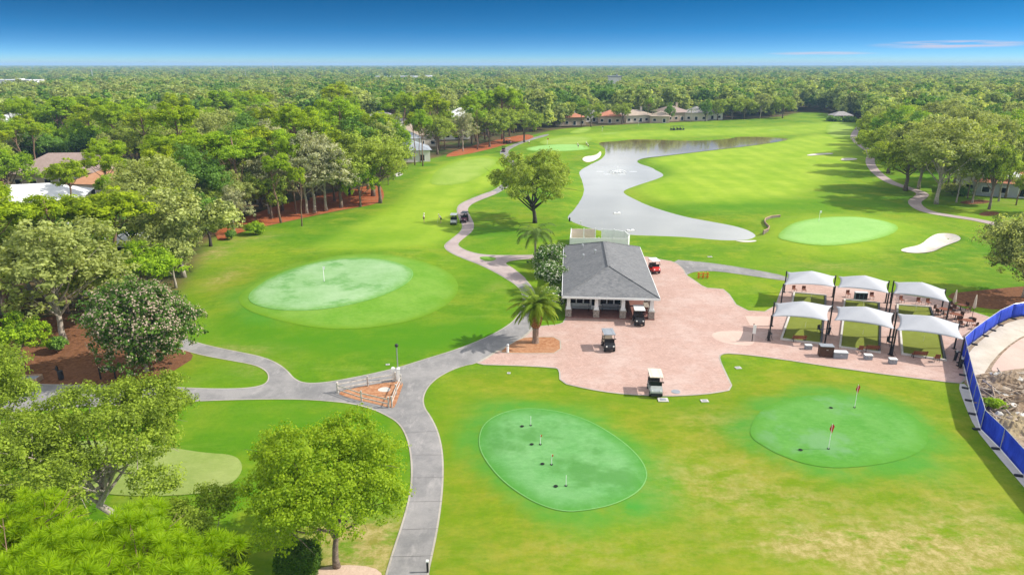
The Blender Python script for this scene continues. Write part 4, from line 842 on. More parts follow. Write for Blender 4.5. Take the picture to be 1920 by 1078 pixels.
for px, py, lab in ((738, 713, 'white square gate post beside the rail fence'), (748, 714, 'white square gate post at the foot of the lamp pole')):
    t = thing('gate_post', lab, 'post', at3(px, py, .03), .2); MB().box((0, 0, .65), (.28, .28, 1.3)).build('shaft', 'white_paint', t); MB().box((0, 0, 1.34), (.34, .34, .09), taper=.6).build('cap', 'white_paint', t)
t = thing('bollard', 'small white bollard at the tip of the palm bed', 'bollard', at3(952, 660, .06), 0); MB().lathe([(.13, 0), (.13, .85), (.08, .92)], n=12).build('post', 'white_paint', t); MB().lathe([(.14, .72), (.14, .78)], n=12).build('band', 'grey_plastic', t)
t = thing('path_marker', 'black and white marker post at the path edge', 'post', at3(802, 1072, .03), 0); MB().box((0, 0, .38), (.12, .12, .76)).build('shaft', 'black_plastic', t); MB().box((0, 0, .8), (.15, .15, .1)).build('cap', 'white_paint', t)
# planter, ball washer, sign in the brown mulch
t = thing('planter_box', 'brown wooden two compartment box at the road edge', 'box', at3(48, 716, .03), R(4))
for c, d in (((0, -.55, .27), (2.7, .08, .5)), ((0, .55, .27), (2.7, .08, .5)), ((-1.31, 0, .27), (.08, 1.02, .5)), ((1.31, 0, .27), (.08, 1.02, .5)), ((0, 0, .27), (.08, 1.02, .46))): MB().box(c, d).build('board', 'box_wood', t)
MB().box((0, 0, .24), (2.5, 1.0, .3)).build('filling', 'grey_plastic', t)
t = thing('ball_washer', 'black ball washer with a bin on a short post', 'ball washer', at3(114, 712, .03), 0); MB().tube([(-.15, 0, 0), (-.15, 0, 1.5)], .06, 8).build('post', 'black_metal', t); MB().lathe([(.2, .1), (.24, .3), (.22, .95), (.17, 1.0)], (.1, 0, 0), 12).build('bin', 'black_plastic', t); MB().box((-.15, 0, 1.2), (.2, .2, .4), taper=.8).build('washer', 'black_plastic', t); MB().tube([(-.15, 0, 1.05), (-.55, 0, 1.15)], .03, 6).build('handle', 'black_metal', t)
t = thing('hanging_sign', 'black arched sign hung between two posts in the mulch', 'sign', at3(203, 710, .03), R(6))
for x in (-.68, .68): MB().box((x, 0, .68), (.11, .11, 1.36)).build('post', 'black_metal', t)
arch = [(.0, .55)] + [(.55 * math.cos(a), .72 + .42 * math.sin(a)) for a in np.linspace(0, math.pi, 14)]
m = MB(); n = 14; pr = [(.55 * math.cos(a), .78 + .42 * math.sin(a)) for a in np.linspace(0, math.pi, n)] + [(-.42, .76), (0, .98), (.42, .76)]
m.add([(x, -.03, z) for x, z in pr] + [(x, .03, z) for x, z in pr], [tuple(range(len(pr))), tuple(range(2 * len(pr) - 1, len(pr) - 1, -1))] + [(i, (i + 1) % len(pr), (i + 1) % len(pr) + len(pr), i + len(pr)) for i in range(len(pr))]); m.build('panel', 'black_plastic', t); MB().box((0, -.04, 1.02), (.3, .02, .1)).build('emblem', 'pale_grey', t); MB().tube([(-.63, 0, 1.2), (.63, 0, 1.2)], .03, 6).build('rail', 'black_metal', t)
# bulkhead wall, fountain, pond bits
def bulkhead():
    P = [Vector((*at(*p), 0)) for p in [(1462,408),(1445,410),(1435,414),(1433,419),(1437,425),(1442,429),(1440,434),(1431,438)]]; b = P[3].copy(); t = thing('retaining_wall', 'curved weathered timber bulkhead between pond and green', 'retaining wall', b, 0)
    P = [p - b for p in P]
    for i, (a, c) in enumerate(zip(P, P[1:])):
        d = c - a; MB().box((a + c) / 2 + Vector((0, 0, .02)), (d.length + .1, .16, .95 + i * .003), math.atan2(d.y, d.x)).build('wall_panel', 'wood_bulkhead', t)
    m = MB(); m.tube([p + Vector((0, 0, .52)) for p in P], .10, 6); m.build('cap', 'box_wood', t)
bulkhead()
fx, fy = at(1158, 323, -.5); t = thing('pond_fountain', 'low white spray fountain in the middle of the pond', 'fountain', (fx, fy, -.5), 0)
MB().lathe([(1.0, -.1), (1.1, .08), (.5, .2)], n=18).build('float', 'pale_grey', t)
for k in range(14):
    a = 2 * math.pi * k / 14; MB().tube([(.2 * math.cos(a), .2 * math.sin(a), .1), (.9 * math.cos(a), .9 * math.sin(a), .5), (1.8 * math.cos(a), 1.8 * math.sin(a), .5), (2.6 * math.cos(a), 2.6 * math.sin(a), .02)], [.02, .03, .04, .05], 5).build('jet', 'fountain_spray', t)
MB().tube([(0, 0, .1), (0, 0, 1.4), (0, 0, 1.9)], [.05, .08, .02], 8).build('plume', 'fountain_spray', t)
for k, (px, py) in enumerate([(1125, 322), (1187, 322), (1138, 327), (1166, 327)]):
    x, y = at(px, py, -.5); o = MB().lathe([(1.1, 0), (.8, .02)], n=14).build('foam_patch', 'pale_grey'); o.location = (x, y, -.495); o.scale = (1.1, .5, 1); tag(o, 'pale patch of foam floating round the pond fountain', 'foam', 'foam patches round the fountain')
for px, py, lab in ((1157, 400, 'small white float on the open pond'), (1182, 432.5, 'pale floating board by the near pond bank')):
    x, y = at(px, py, -.5); t = thing('pond_float', lab, 'float', (x, y, -.5), .2); MB().box((0, 0, .05), (1.5, .7, .25)).build('hull', 'white_plastic', t, bevel=.05); MB().lathe([(.16, .15), (.14, .3)], n=10).build('cap', 'grey_plastic', t)
for px, py, m, lab in ((1068, 412, 'black_plastic', 'small dark drain post on the pond bank beside the big tree'), (1089, 418, 'white_paint', 'small white stake on the pond bank')):
    x, y, z = pt(px, py); t = thing('bank_stake', lab, 'stake', (x, y, z), 0); MB().box((0, 0, .35), (.3 if m == 'black_plastic' else .12, .12, .8)).build('shaft', m, t); MB().box((0, 0, .78), (.2, .16, .1)).build('cap', m, t)
for px, py, lab in ((748, 326, 'dark golf bag on the pale slab by the bright palm tuft'),):
    x, y, z = pt(px, py); t = thing('ball_washer', 'dark ball washer on the pale slab at the wood edge', 'ball washer', (x, y, z), 0); MB().tube([(0, 0, 0), (0, 0, 1.2)], .09, 8).build('post', 'black_metal', t); MB().box((0, 0, 1.2), (.7, .4, .5)).build('washer', 'black_plastic', t)
sheet('slab', wpoly([(737,330),(748,324),(758,326),(752,331),(742,333)]), 'pale_concrete', .07, 2.0, True)

# ------------------------------------------------------------------ houses among the trees
def villa(label, px, py, w, d, wh, rh, roof_m, wall_m, rz=0.0, chim=True, name='villa', gable=False):
    x, y = at(px, py); t = thing(name, label, 'house', (x, y, 0), rz)
    MB().box((0, d / 2, wh / 2), (w, d, wh)).build('wall', wall_m, t)
    o = .6; r = MB(); k = min(w, d) / 2 + o; g = 0.02 if gable else k
    if w >= d: rd = [(-w / 2 - o + g, d / 2, wh + rh), (w / 2 + o - g, d / 2, wh + rh)]
    else: rd = [(0, -o + k, wh + rh), (0, d + o - k, wh + rh)]
    c = [(-w / 2 - o, -o, wh + .01), (w / 2 + o, -o, wh + .01), (w / 2 + o, d + o, wh + .01), (-w / 2 - o, d + o, wh + .01)]
    if w >= d: r.add(c + rd, [(0, 1, 5, 4), (1, 2, 5), (2, 3, 4, 5), (3, 0, 4), (3, 2, 1, 0)])
    else: r.add(c + rd, [(0, 1, 4), (1, 2, 5, 4), (2, 3, 5), (3, 0, 4, 5), (3, 2, 1, 0)])
    ro = r.build('roof', roof_m, t)
    n = max(2, int(w / 3.4))
    for i in range(n):
        xx = -w / 2 + (i + .5) * w / n
        if i == n // 2:
            dr = MB().box((xx, -.05, 1.2), (1.8, .08, 2.2)).build('door', 'white_paint', t); MB().box((xx, -.10, 1.25), (1.4, .04, 1.9)).build('pane', 'dark_glass', dr)
        else:
            wi = MB().box((xx, -.05, 1.55), (1.7, .08, 1.5)).build('window', 'white_paint', t); MB().box((xx, -.10, 1.55), (1.45, .04, 1.25)).build('pane', 'dark_glass', wi)
    if chim: ch = MB(); ch.box((w * .22, d * .5, wh + rh * .8), (.9, .9, rh * 1.3)); ch.box((w * .22, d * .5, wh + rh * 1.48), (1.1, 1.1, .15)); ch.build('chimney', wall_m, ro)
    return t
HOUSES = [
 ('pale roofed house peeping out beyond the pale grey mossy oaks', 612, 283, 18, 12, 5.0, 3.6, 'white_roof', 'off_white', 0.3, 1),
 ('grey roofed house far in the wood above the blue and white roofs', 706, 256, 20, 14, 5.5, 4.0, 'slate_roof', 'off_white', -0.2, 0),
 ('white roofed house in the wood above the far red mulch', 880, 246, 22, 14, 6.0, 4.0, 'white_roof', 'off_white', 0.15, 0),
 ('pale house far in the wood above the orange tiled house', 1010, 214, 26, 16, 7.0, 5.0, 'slate_roof', 'white_paint', 0, 1),
 ('tan roofed house in the wood above the tan house row', 1290, 204, 26, 16, 8.0, 5.0, 'tan_roof', 'cream_wall', 0.2, 0),
 ('pale roofed house deep in the wood above the pavilion', 1510, 196, 26, 16, 8.0, 5.0, 'white_roof', 'off_white', -0.1, 0),
 ('pale roofed house in the wood above the shady path bend', 1770, 228, 24, 15, 7.0, 4.5, 'slate_roof', 'off_white', 0.2, 0),
 ('dark roofed house deep in the wood behind the orange roof', 318, 282, 20, 14, 5.0, 4.0, 'brown_roof', 'cream_wall', 0.2, 0),
 ('pale roofed house far in the wood at the picture edge', 30, 262, 24, 14, 6.0, 4.0, 'white_roof', 'off_white', 0.1, 0),
('white roofed house deep in the trees at the picture edge', 22, 412, 24, 12, 3.4, 2.6, 'white_roof', 'white_paint', .35, 0), ('low white roofed annex in front of the white roofed house', 60, 440, 12, 6, 2.6, 1.0, 'white_roof', 'white_paint', .3, 0),
 ('small white house behind the flowering tree', 205, 490, 9, 7, 2.8, 1.5, 'white_roof', 'white_paint', .1, 0), ('brown roofed house with a wide front gable behind the white roof', 120, 352, 24, 13, 3.6, 4.2, 'brown_roof', 'cream_wall', .1, 0), ('orange roofed house between the pines', 190, 372, 15, 10, 3.2, 2.6, 'orange_roof', 'cream_wall', -.15, 0),
 ('house with blue grey roofs and white garden front by the wood edge', 777, 304, 10, 12, 3.6, 2.4, 'blue_roof', 'off_white', .2, 0), ('large house with blue and white roofs rising behind the garden fronted one', 738, 296, 20, 16, 6.0, 4.2, 'blue_roof', 'off_white', .35, 0), ('tan roofed house behind the blue grey roofed house', 782, 276, 16, 14, 4.2, 4.0, 'tan_roof', 'cream_wall', .3, 0), ('grey white house roof far in the wood near the plain far buildings', 848, 262, 15, 14, 4.0, 3.4, 'slate_roof', 'off_white', .3, 1), ('blue roofed house showing between crowns of the wood', 450, 320, 20, 12, 4.2, 3.2, 'blue_roof', 'grey_wall', 0, 0),
 ('low brown roofed house far in the wood', 566, 262, 24, 12, 3.6, 2.5, 'tan_roof', 'cream_wall', 0, 0),
 ('orange tiled house first in the row beyond the fairway', 1070, 236, 16, 18, 4.0, 3.2, 'terracotta_roof', 'tan_wall', .25, 0), ('slate roofed house behind the orange tiled one', 1108, 229, 14, 14, 4.4, 2.6, 'slate_roof', 'off_white', .3, 1), ('small bright orange roofed house in the far row', 1143, 232, 12, 13, 3.6, 2.8, 'terracotta_roof', 'tan_wall', -.1, 0), ('wide tan roofed house in the far row', 1201, 230, 17, 15, 3.6, 2.7, 'tan_roof', 'cream_wall', .3, 1), ('tan gabled house with dark porch in the far row', 1236, 231, 10, 14, 3.4, 2.2, 'tan_roof', 'tan_wall', -.25, 0), ('large tan house with tall roof in the far row', 1273, 227, 15, 17, 4.4, 3.2, 'brown_roof', 'tan_wall', .35, 1), ('grey gabled house at the end of the far row', 1305, 227, 12, 16, 4.2, 3.0, 'slate_roof', 'cream_wall', -.2, 0), ('white house half hidden by trees at the end of the row', 1335, 225, 12, 12, 3.6, 2.6, 'slate_roof', 'off_white', .1, 0),
 ('tan house with dark archway behind the slim trees', 1852, 366, 12, 10, 4.6, 2.2, 'white_roof', 'off_white', -.5, 0), ('terracotta roofed house at the picture edge behind slim trees', 1915, 372, 18, 12, 3.2, 2.6, 'terracotta_roof', 'grey_wall', -.4, 0), ('pale grey roofed house in the wood beyond the shady path', 1905, 262, 24, 14, 4.5, 4.5, 'slate_roof', 'off_white', 0, 0)]
for h in HOUSES: villa(*h[:10], chim=bool(h[10]))
t = thing('pavilion', 'small grey hip roofed shelter at the far end of the fairway', 'shelter', pt(1575, 227), 0)
r = MB(); r.add([(-5.5, -4, 3), (5.5, -4, 3), (5.5, 4, 3), (-5.5, 4, 3), (-1.5, 0, 5), (1.5, 0, 5)], [(0, 1, 5, 4), (1, 2, 5), (2, 3, 4, 5), (3, 0, 4), (3, 2, 1, 0)]); r.build('roof', 'slate_roof', t)
for x in (-5, 0, 5):
    for y in (-3.5, 3.5): MB().box((x, y, 1.5), (.4, .4, 3)).build('post', 'white_paint', t)
for i, (px, py, w, d, h, lab) in enumerate([(775, 160, 110, 30, 9, 'long white flat roofed building far in the forest near the mid horizon'), (808, 161, 60, 25, 8, 'pale flat roofed building far behind the long white one'), (20, 168, 70, 30, 8, 'long white flat building at the far picture edge'), (85, 175, 130, 30, 7, 'long low white buildings beyond the nearer woods'), (1448, 138, 90, 30, 10, 'white flat building far out in the forest'), (1770, 134, 70, 30, 12, 'white building close under the horizon'), (690, 205, 30, 18, 7, 'white walled building between tall crowns'), (872, 196, 34, 20, 8, 'pale building showing above the tree line'), (1150, 196, 9, 9, 15, 'pale square tower with blue top behind the far houses'), (1788, 163, 40, 20, 8, 'white roofed building in the wood beyond the fairway')]):
    x, y = at(px, py); t = thing('flat_building', lab, 'building', (x, y, 0), 0); h *= 1.35; MB().box((0, 0, h / 2), (w, d, h)).build('wall', 'white_paint' if i != 8 else 'off_white', t)
    m = MB(); m.box((0, 0, h + .4), (w + 1, d + 1, .8)); m.box((w * .2, 0, h + 1.4), (w * .1, d * .3, 1.2)); m.build('roof', 'white_roof' if i != 8 else 'blue_roof', t)
    for k in range(max(2, int(w / 14))): MB().box((-w / 2 + (k + .5) * w / max(2, int(w / 14)), -d / 2 - .1, h * .5), (w / max(2, int(w / 14)) * .55, .2, h * .35)).build('window', 'dark_glass', t)
def mast(px, py, h, lab):
    x, y = at(px, py); t = thing('radio_mast', lab, 'mast', (x, y, 0), .3); m = MB(); w = h * .022
    for k in range(3):
        a = 2 * math.pi * k / 3; m.tube([(w * math.cos(a), w * math.sin(a), 0), (w * .5 * math.cos(a), w * .5 * math.sin(a), h)], h * .0035, 5)
    for j in range(14):
        z0, z1 = h * j / 14, h * (j + 1) / 14
        for k in range(3):
            a, b = 2 * math.pi * k / 3, 2 * math.pi * (k + 1) / 3; f0, f1 = w * (1 - .5 * j / 14), w * (1 - .5 * (j + 1) / 14); m.tube([(f0 * math.cos(a), f0 * math.sin(a), z0), (f1 * math.cos(b), f1 * math.sin(b), z1)], h * .002, 4)
    m.build('lattice', 'pale_grey', t); MB().tube([(0, 0, h), (0, 0, h * 1.12)], h * .003, 6).build('antenna', 'pale_grey', t)
mast(516, 163, 31, 'tall lattice radio mast breaking the horizon'); mast(178, 168, 24, 'short pale mast in the distant woods'); mast(463, 163, 22, 'slim pale mast beside the tall lattice mast')
# ------------------------------------------------------------------ trees
def unit(v): return v / (np.linalg.norm(v, axis=-1, keepdims=True) + 1e-9)
def quads_mesh(name, V, tone, mats, mi=None, smooth=False):
    """V: (n, 4, 3) corners"""
    n = len(V); me = bpy.data.meshes.new(name)
    me.vertices.add(n * 4); me.vertices.foreach_set('co', V.astype(np.float32).ravel())
    me.loops.add(n * 4); me.loops.foreach_set('vertex_index', np.arange(n * 4, dtype=np.int32))
    me.polygons.add(n); me.polygons.foreach_set('loop_start', (np.arange(n) * 4).astype(np.int32)); me.polygons.foreach_set('loop_total', np.full(n, 4, np.int32))
    for m in mats: me.materials.append(M[m])
    if mi is not None: me.polygons.foreach_set('material_index', mi.astype(np.int32))
    me.update(); a = me.attributes.new('tone', 'FLOAT', 'FACE'); a.data.foreach_set('value', tone.astype(np.float32)); return me
def leaves(c, nrm, size, r, asp=0.62):
    n = len(c); t = unit(np.cross(nrm, r.normal(size=(n, 3)))); b = np.cross(nrm, t)
    s = size[:, None]; t = t * s; b = b * s * asp
    fold = nrm * s * .18
    return np.stack([c - t, c - b + fold, c + t, c + b + fold], 1)
def make_crown(name, r, rx, rz_, cz, lobes, clumps, per, leaf, cr, mats, flat=.75, low=-.35, shell=.72, bloom=0.0, droop=0.0, up=.35, top_only=0.0, lobe_r=.42, spread=(.35, .78)):
    """a crown built of leaves: lobes -> clumps on each lobe -> leaves in each clump. Returns mesh, lobe centres"""
    L = []; k = 0
    while len(L) < lobes and k < 4000:
        k += 1
        d = unit(r.normal(size=3)); d[2] = abs(d[2]) if r.random() < .7 else d[2]
        if d[2] < low: continue
        q = d * r.uniform(*spread)
        if top_only and q[2] < top_only * .5 - .3: continue
        if all(np.linalg.norm(q - o) > .30 for o in L) or k > 2500: L.append(q)
    L = np.array(L); lr = r.uniform(lobe_r * .72, lobe_r * 1.25, len(L))
    pick = r.choice(len(L), clumps, p=lr ** 2 / (lr ** 2).sum()); d = unit(r.normal(size=(clumps, 3))); d[:, 2] += .25; d = unit(d)
    cc = L[pick] + d * (lr[pick] * r.uniform(.45, 1.0, clumps))[:, None]
    out = unit(cc * np.array([1, 1, 1.2]))
    C = cc * np.array([rx, rx, rz_]) + np.array([0, 0, cz]); 
    C[:, 2] -= droop * rx * np.clip(np.linalg.norm(cc[:, :2], axis=1) - .5, 0, 1) ** 2
    n = clumps * per; ci = np.repeat(np.arange(clumps), per)
    off = unit(r.normal(size=(n, 3))) * (r.random(n) ** .45)[:, None]; off[:, 2] *= flat
    crr = cr * r.uniform(.6, 1.35, clumps); P = C[ci] + off * crr[ci][:, None]
    nr = unit(unit(off) * .70 + out[ci] * .35 + r.normal(size=(n, 3)) * .50 + np.array([0, 0, up]))
    tone = np.clip(.5 + (r.normal(size=clumps) * .32)[ci] + r.normal(size=n) * .20, 0, .9)
    size = leaf * r.uniform(.6, 1.35, n); mi = None
    if bloom:
        b = (r.random(n) < bloom) & ((off * out[ci]).sum(1) > -.1); mi = b.astype(int); nr[b] = unit(nr[b] + out[ci][b] + [0, 0, .4]); P[b] += nr[b] * leaf * .5; size[b] *= .72
    return quads_mesh(name, leaves(P, nr, size, r), tone, mats, mi), L * np.array([rx, rx, rz_]) + np.array([0, 0, cz])
def make_trunk(name, r, h, rad, targets, m, fork=.35, lean=0.0, wig=.12, cz=None):
    mb = MB(); base = Vector((0, 0, -.15)); top = Vector((lean, lean * .3, h)); pts, rr = [], []
    for k in range(7):
        t = k / 6; p = base.lerp(top, t) + Vector((r.normal() * wig * t * (1 - t) * 4 * .5, r.normal() * wig * t * (1 - t) * 4 * .5, 0)); pts.append(p); rr.append(rad * (1.25 if k == 0 else 1 - .62 * t))
    mb.tube(pts, rr, 9)
    for q in targets:
        q = Vector(q); s = min(.98, fork + r.random() * (.95 - fork)); i = min(5, int(s * 6)); a = pts[i].lerp(pts[i + 1], s * 6 - i)
        if a.z > q.z - .2: a = pts[max(1, i - 2)]
        mid = a.lerp(q, .5) + Vector((r.normal() * .25, r.normal() * .25, -.12 * (q - a).length * .4)); r0 = rad * (.52 - .25 * s)
        mb.tube([a, a.lerp(mid, .55), mid, mid.lerp(q, .6) + Vector((0, 0, .1)), q], [r0, r0 * .85, r0 * .62, r0 * .4, r0 * .18], 6, False)
        for _ in range(2):
            w = mid.lerp(q, r.uniform(.1, .7)); e = w + Vector((r.normal(), r.normal(), r.normal() * .6 + .4)) * (q - a).length * .26; mb.tube([w, w.lerp(e, .5) + Vector((0, 0, .08)), e], [r0 * .36, r0 * .24, r0 * .08], 5, False)
    o = mb.build(name, m, None, True); me = o.data; bpy.data.objects.remove(o); return me
PROTO = {}
def proto(key, kind, seed, H, rx, crown, trunk):
    r = np.random.default_rng(seed); cm, L = make_crown('crown', r, rx, **crown); tm = make_trunk('trunk', r, targets=L, **trunk); PROTO[key] = (kind, H, rx, cm, tm)
def oak(key, seed, leaf='leaf_oak', H=12., rx=5.6, lobes=11, clumps=430, per=30, lf=.165, kind='oak_tree', bark='bark', **kw):
    c = dict(rz_=H * .43, cz=H * .565, lobes=lobes + 5, clumps=clumps, per=per, leaf=lf, cr=.62, mats=[leaf], low=-.62, lobe_r=.33, spread=(.35, .86), up=.25); c.update(kw)
    proto(key, kind, seed, H, rx, c, dict(h=H - 5, rad=.24 if bark == 'pale_bark' else .32, m=bark))
def pine(key, seed, leaf='leaf_pine', H=17., rx=3.9, lobes=12, clumps=230, per=44, lf=.15, lean=0., **kw):
    c = dict(rz_=3.6, cz=H - 4.0, lobes=lobes, clumps=clumps, per=per, leaf=lf, cr=.60, mats=[leaf], flat=.62, low=-.5, lobe_r=.30, spread=(.45, .9), up=.5); c.update(kw)
    proto(key, 'pine_tree', seed, H, rx, c, dict(h=H - 1.5, rad=.26, m='pine_bark', fork=.66, lean=lean, wig=.35))
oak('oakA', 11); oak('oakB', 12, lobes=8, rx=6.2); oak('oakC', 13, 'leaf_green', H=11.5, rx=5.0)
oak('darkA', 14, 'leaf_dark', H=12.5, rx=5.4, kind='laurel_tree', bark='dark_bark'); oak('darkB', 15, 'leaf_dark', H=10.5, rx=4.6, kind='laurel_tree', bark='dark_bark', lobes=8)
oak('mossA', 16, 'leaf_moss', H=12, rx=5.2, clumps=300, per=28, kind='mossy_oak', bark='pale_bark', droop=.8, lf=.15); oak('mossB', 17, 'leaf_greyoak', H=12.5, rx=6.0, clumps=470, kind='live_oak', bark='pale_bark', droop=.5); oak('mossC', 18, 'leaf_greyoak', H=11, rx=5.4, kind='live_oak', bark='pale_bark', lobes=9)
pine('pineA', 21); pine('pineB', 22, H=18, rx=4.3); pine('pineC', 23, 'leaf_green', H=16.5, rx=4.2); pine('pineD', 24, 'leaf_pine', H=15, rx=3.6, lean=1.4)
# coarse-leaved far trees
for k, (sd_, lf) in enumerate(((31, 'leaf_far'), (32, 'leaf_greyoak'), (33, 'leaf_far'), (34, 'leaf_dark'))): oak('far%d' % k, sd_, lf, H=12.5, rx=5.6, clumps=200, per=14, lf=.44, cr=.95, kind='forest_tree', rz_=6.0, cz=6.2, low=-.95)
NTREE = 0
def plant(key, x, y, label, group=None, H=None, w=1.0, rz=None, name=None, z=None):
    global NTREE
    kind, h0, rx, cm, tm = PROTO[key]; s = (H or h0) / h0
    t = thing(name or kind, label, 'tree', (x, y, hz(x, y) if z is None else z), random.uniform(0, 6.28) if rz is None else rz, group); t.scale = (s * w, s * w, s)
    for nm, me in (('trunk', tm), ('crown', cm)): o = bpy.data.objects.new(nm, me); link(o, t)
    NTREE += 1; return t
# -------- the prominent trees, one by one (pixel of the base, height, width factor)
HAND = [
 ('mossB', 120, 640, 13.5, 1.3, 'large grey green oak closest to the road mulch, beside the flowering tree'), ('oakC', 45, 690, 6.0, 1.0, 'low yellow green tree over the planter box'), ('oakA', 10, 590, 13, 1.2, 'dark green oak at the picture edge above the planter box'),
 ('pineA', 236, 565, 15.0, 1.45, 'bright yellow green pine standing above the flowering tree'), ('oakC', 282, 572, 8.5, 1.25, 'rounded yellow green tree directly behind the flowering tree'), ('mossC', 345, 520, 13, 1.25, 'grey green oak with pale limbs at the lawn edge behind the flowering tree'), ('mossB', 300, 470, 15, 1.15, 'grey green oak second behind the flowering tree'),
 ('pineC', 110, 520, 11, 1.4, 'green pine in front of the white roofed house'), ('pineA', 20, 520, 9.5, .8, 'sparse pine at the picture edge before the white roof'),
 ('mossA', 440, 440, 8.5, .9, 'pale grey half bare tree at the lawn edge before the red mulch'), ('darkB', 395, 462, 9, 1., 'dark shrubby tree by the lawn edge beside the pale grey tree'), ('pineC', 452, 412, 17.5, 1.3, 'tall green pine behind the pale grey half bare tree'), ('pineB', 400, 410, 18, 1.4, 'broad yellow green pine over the red mulch, beyond the pale grey tree'),
 ('pineD', 527, 418, 14, .8, 'leaning slim pine on the red mulch, first from the clearing'), ('pineD', 566, 424, 12, .6, 'strongly leaning thin pine at the lawn edge of the red mulch'), ('pineA', 556, 402, 16.5, .7, 'slim pine standing between the two leaning pines'), ('mossA', 575, 401, 15, 1.1, 'pale mossy oak on the red mulch beside the slim pine'), ('mossA', 590, 399, 16, 1.15, 'pale mossy oak with tall bare trunk on the red mulch'), ('mossA', 612, 396, 15, 1.1, 'pale mossy oak third along the red mulch edge'), ('oakA', 640, 390, 15, 1., 'green oak behind the forked tree on the red mulch'),
 ('oakC', 676, 388, 10.5, .9, 'yellow green forked tree at the tip of the red mulch'), ('oakA', 713, 381, 15.5, .95, 'olive oak with dark trunk at the end of the red mulch'), ('oakB', 700, 368, 17.5, 1.1, 'broad olive oak behind the end of the red mulch'), ('darkA', 655, 365, 17, 1.1, 'dark oak behind the mossy trees on the red mulch'),
 ('oakC', 728, 347, 5.0, .8, 'bright yellow tuft shaped tree beside the pale slab'), ('pineA', 778, 310, 16, .75, 'slim pine in front of the white garden house'), ('pineC', 793, 312, 17, .7, 'tall slim pine beside the white garden house'), ('pineA', 788, 306, 14.5, .6, 'thin pine directly beside the white garden house wall'),
 ('oakB', 983, 267, 15, 1.0, 'dark trunked oak on the far mulch where the path bends'), ('oakA', 945, 270, 15, .9, 'oak over the purple cart on the far mulch'),
 ('mossB', 1755, 383, 18, 1.25, 'big grey green oak beside the fork of the shady path'), ('oakB', 1697, 358, 16, 1.15, 'dark trunked oak at the side of the shady path'), ('mossB', 1722, 355, 17.5, 1.15, 'spreading oak just behind the dark trunked path oak'), ('oakB', 1665, 325, 16, 1.15, 'oak at the bend of the shady path'), ('darkA', 1672, 312, 16, 1.1, 'dark oak further up the shady path'), ('oakA', 1640, 290, 16, 1., 'oak beside the upper bend of the shady path'),
 ('mossC', 1793, 380, 13, .6, 'thin trunked tree on the small soil patch, nearer the big oak'), ('mossC', 1823, 381, 15, .62, 'taller thin trunked tree on the small soil patch'), ('pineC', 1814, 372, 12, .65, 'thin tree behind the small soil patch'), ('oakA', 1854, 393, 16, .62, 'slim tree standing in its own round soil patch'), ('mossC', 1872, 378, 15, .6, 'slim tree before the arched tan house'), ('oakA', 1885, 372, 16, .6, 'slim pale tree before the terracotta house'), ('mossC', 1775, 360, 16, .8, 'slender oak behind the big grey green oak'), ('pineA', 1905, 385, 12, .7, 'slim tree at the picture edge before the terracotta house'), ('oakB', 1940, 400, 11, .8, 'tree at the picture edge above the big grey shrub like oak'), ('oakA', 1790, 346, 17, 1., 'leafy oak on the lawn before the shady wood'), ('mossB', 1830, 340, 17, 1., 'grey oak at the edge of the shady wood'),
 ('oakB', 185, 600, 10.5, 1.0, 'olive green oak squeezed between the big grey green oak and the flowering tree'), ('oakC', 150, 560, 10, 1.1, 'yellow green tree behind the big grey green oak by the mulch'), ('mossC', 60, 560, 12, 1.0, 'grey oak behind the dark oak at the picture edge'), ('darkA', 380, 430, 15, 1.0, 'dark dense tree behind the dark shrubby tree'), ('mossC', 330, 540, 9, .9, 'grey green tree close behind the rounded yellow green tree'), ('pineB', 490, 390, 17.5, 1.3, 'broad pine above the leaning pine clearing'), ('pineC', 530, 395, 17, 1.1, 'green topped pine over the red mulch clearing'), ('mossA', 505, 402, 12, 1.0, 'pale mossy tree behind the first leaning slim pine'),
 ('oakA', 1060, 236, 13, 1.0, 'oak just before the orange tiled house wall'), ('pineC', 1090, 238, 14, .8, 'slim green tree at the corner of the orange tiled house'), ('oakB', 1108, 238, 13, 1.0, 'round oak between the orange tiled house and the small orange roof'), ('oakA', 1166, 233, 12, 1.1, 'oak between the small orange roof and the wide tan roof'), ('darkA', 1255, 230, 10, .8, 'dark tree before the dark porch in the house row'), ('darkA', 1322, 228, 11, .9, 'dark tree before the grey gabled house'), ('oakB', 1345, 226, 13, 1.1, 'oak before the last white house of the row'), ('oakA', 1372, 225, 13, 1.1, 'first oak past the end of the house row'), ('oakB', 1395, 224, 14, 1.1, 'second oak past the end of the house row'), ('mossB', 1425, 223, 13.5, 1.1, 'grey oak past the end of the house row, by the mulch strip'), ('pineC', 1215, 228, 13, .7, 'slim tree before the wide tan roof'), ('oakC', 740, 302, 13, 1.0, 'bright green oak beside the white garden house, on the wood side'), ('oakA', 820, 290, 15, 1.0, 'oak on the far mulch past the white garden house'), ('mossA', 868, 284, 14, .9, 'pale mossy tree on the far mulch'), ('pineC', 895, 281, 16, 1.0, 'tall pine on the far mulch before the purple cart'), ('oakB', 918, 276, 15, 1.0, 'round oak on the far mulch beside the purple cart'),
 ('oakB', 1467, 222, 14, 1.1, 'broad oak standing out alone before the far wood'),
]
for k, px, py, H, w, lab, *nm in HAND:
    x, y = at(px, py); plant(k, x, y, lab, None, H, w, name=nm[0] if nm else None)
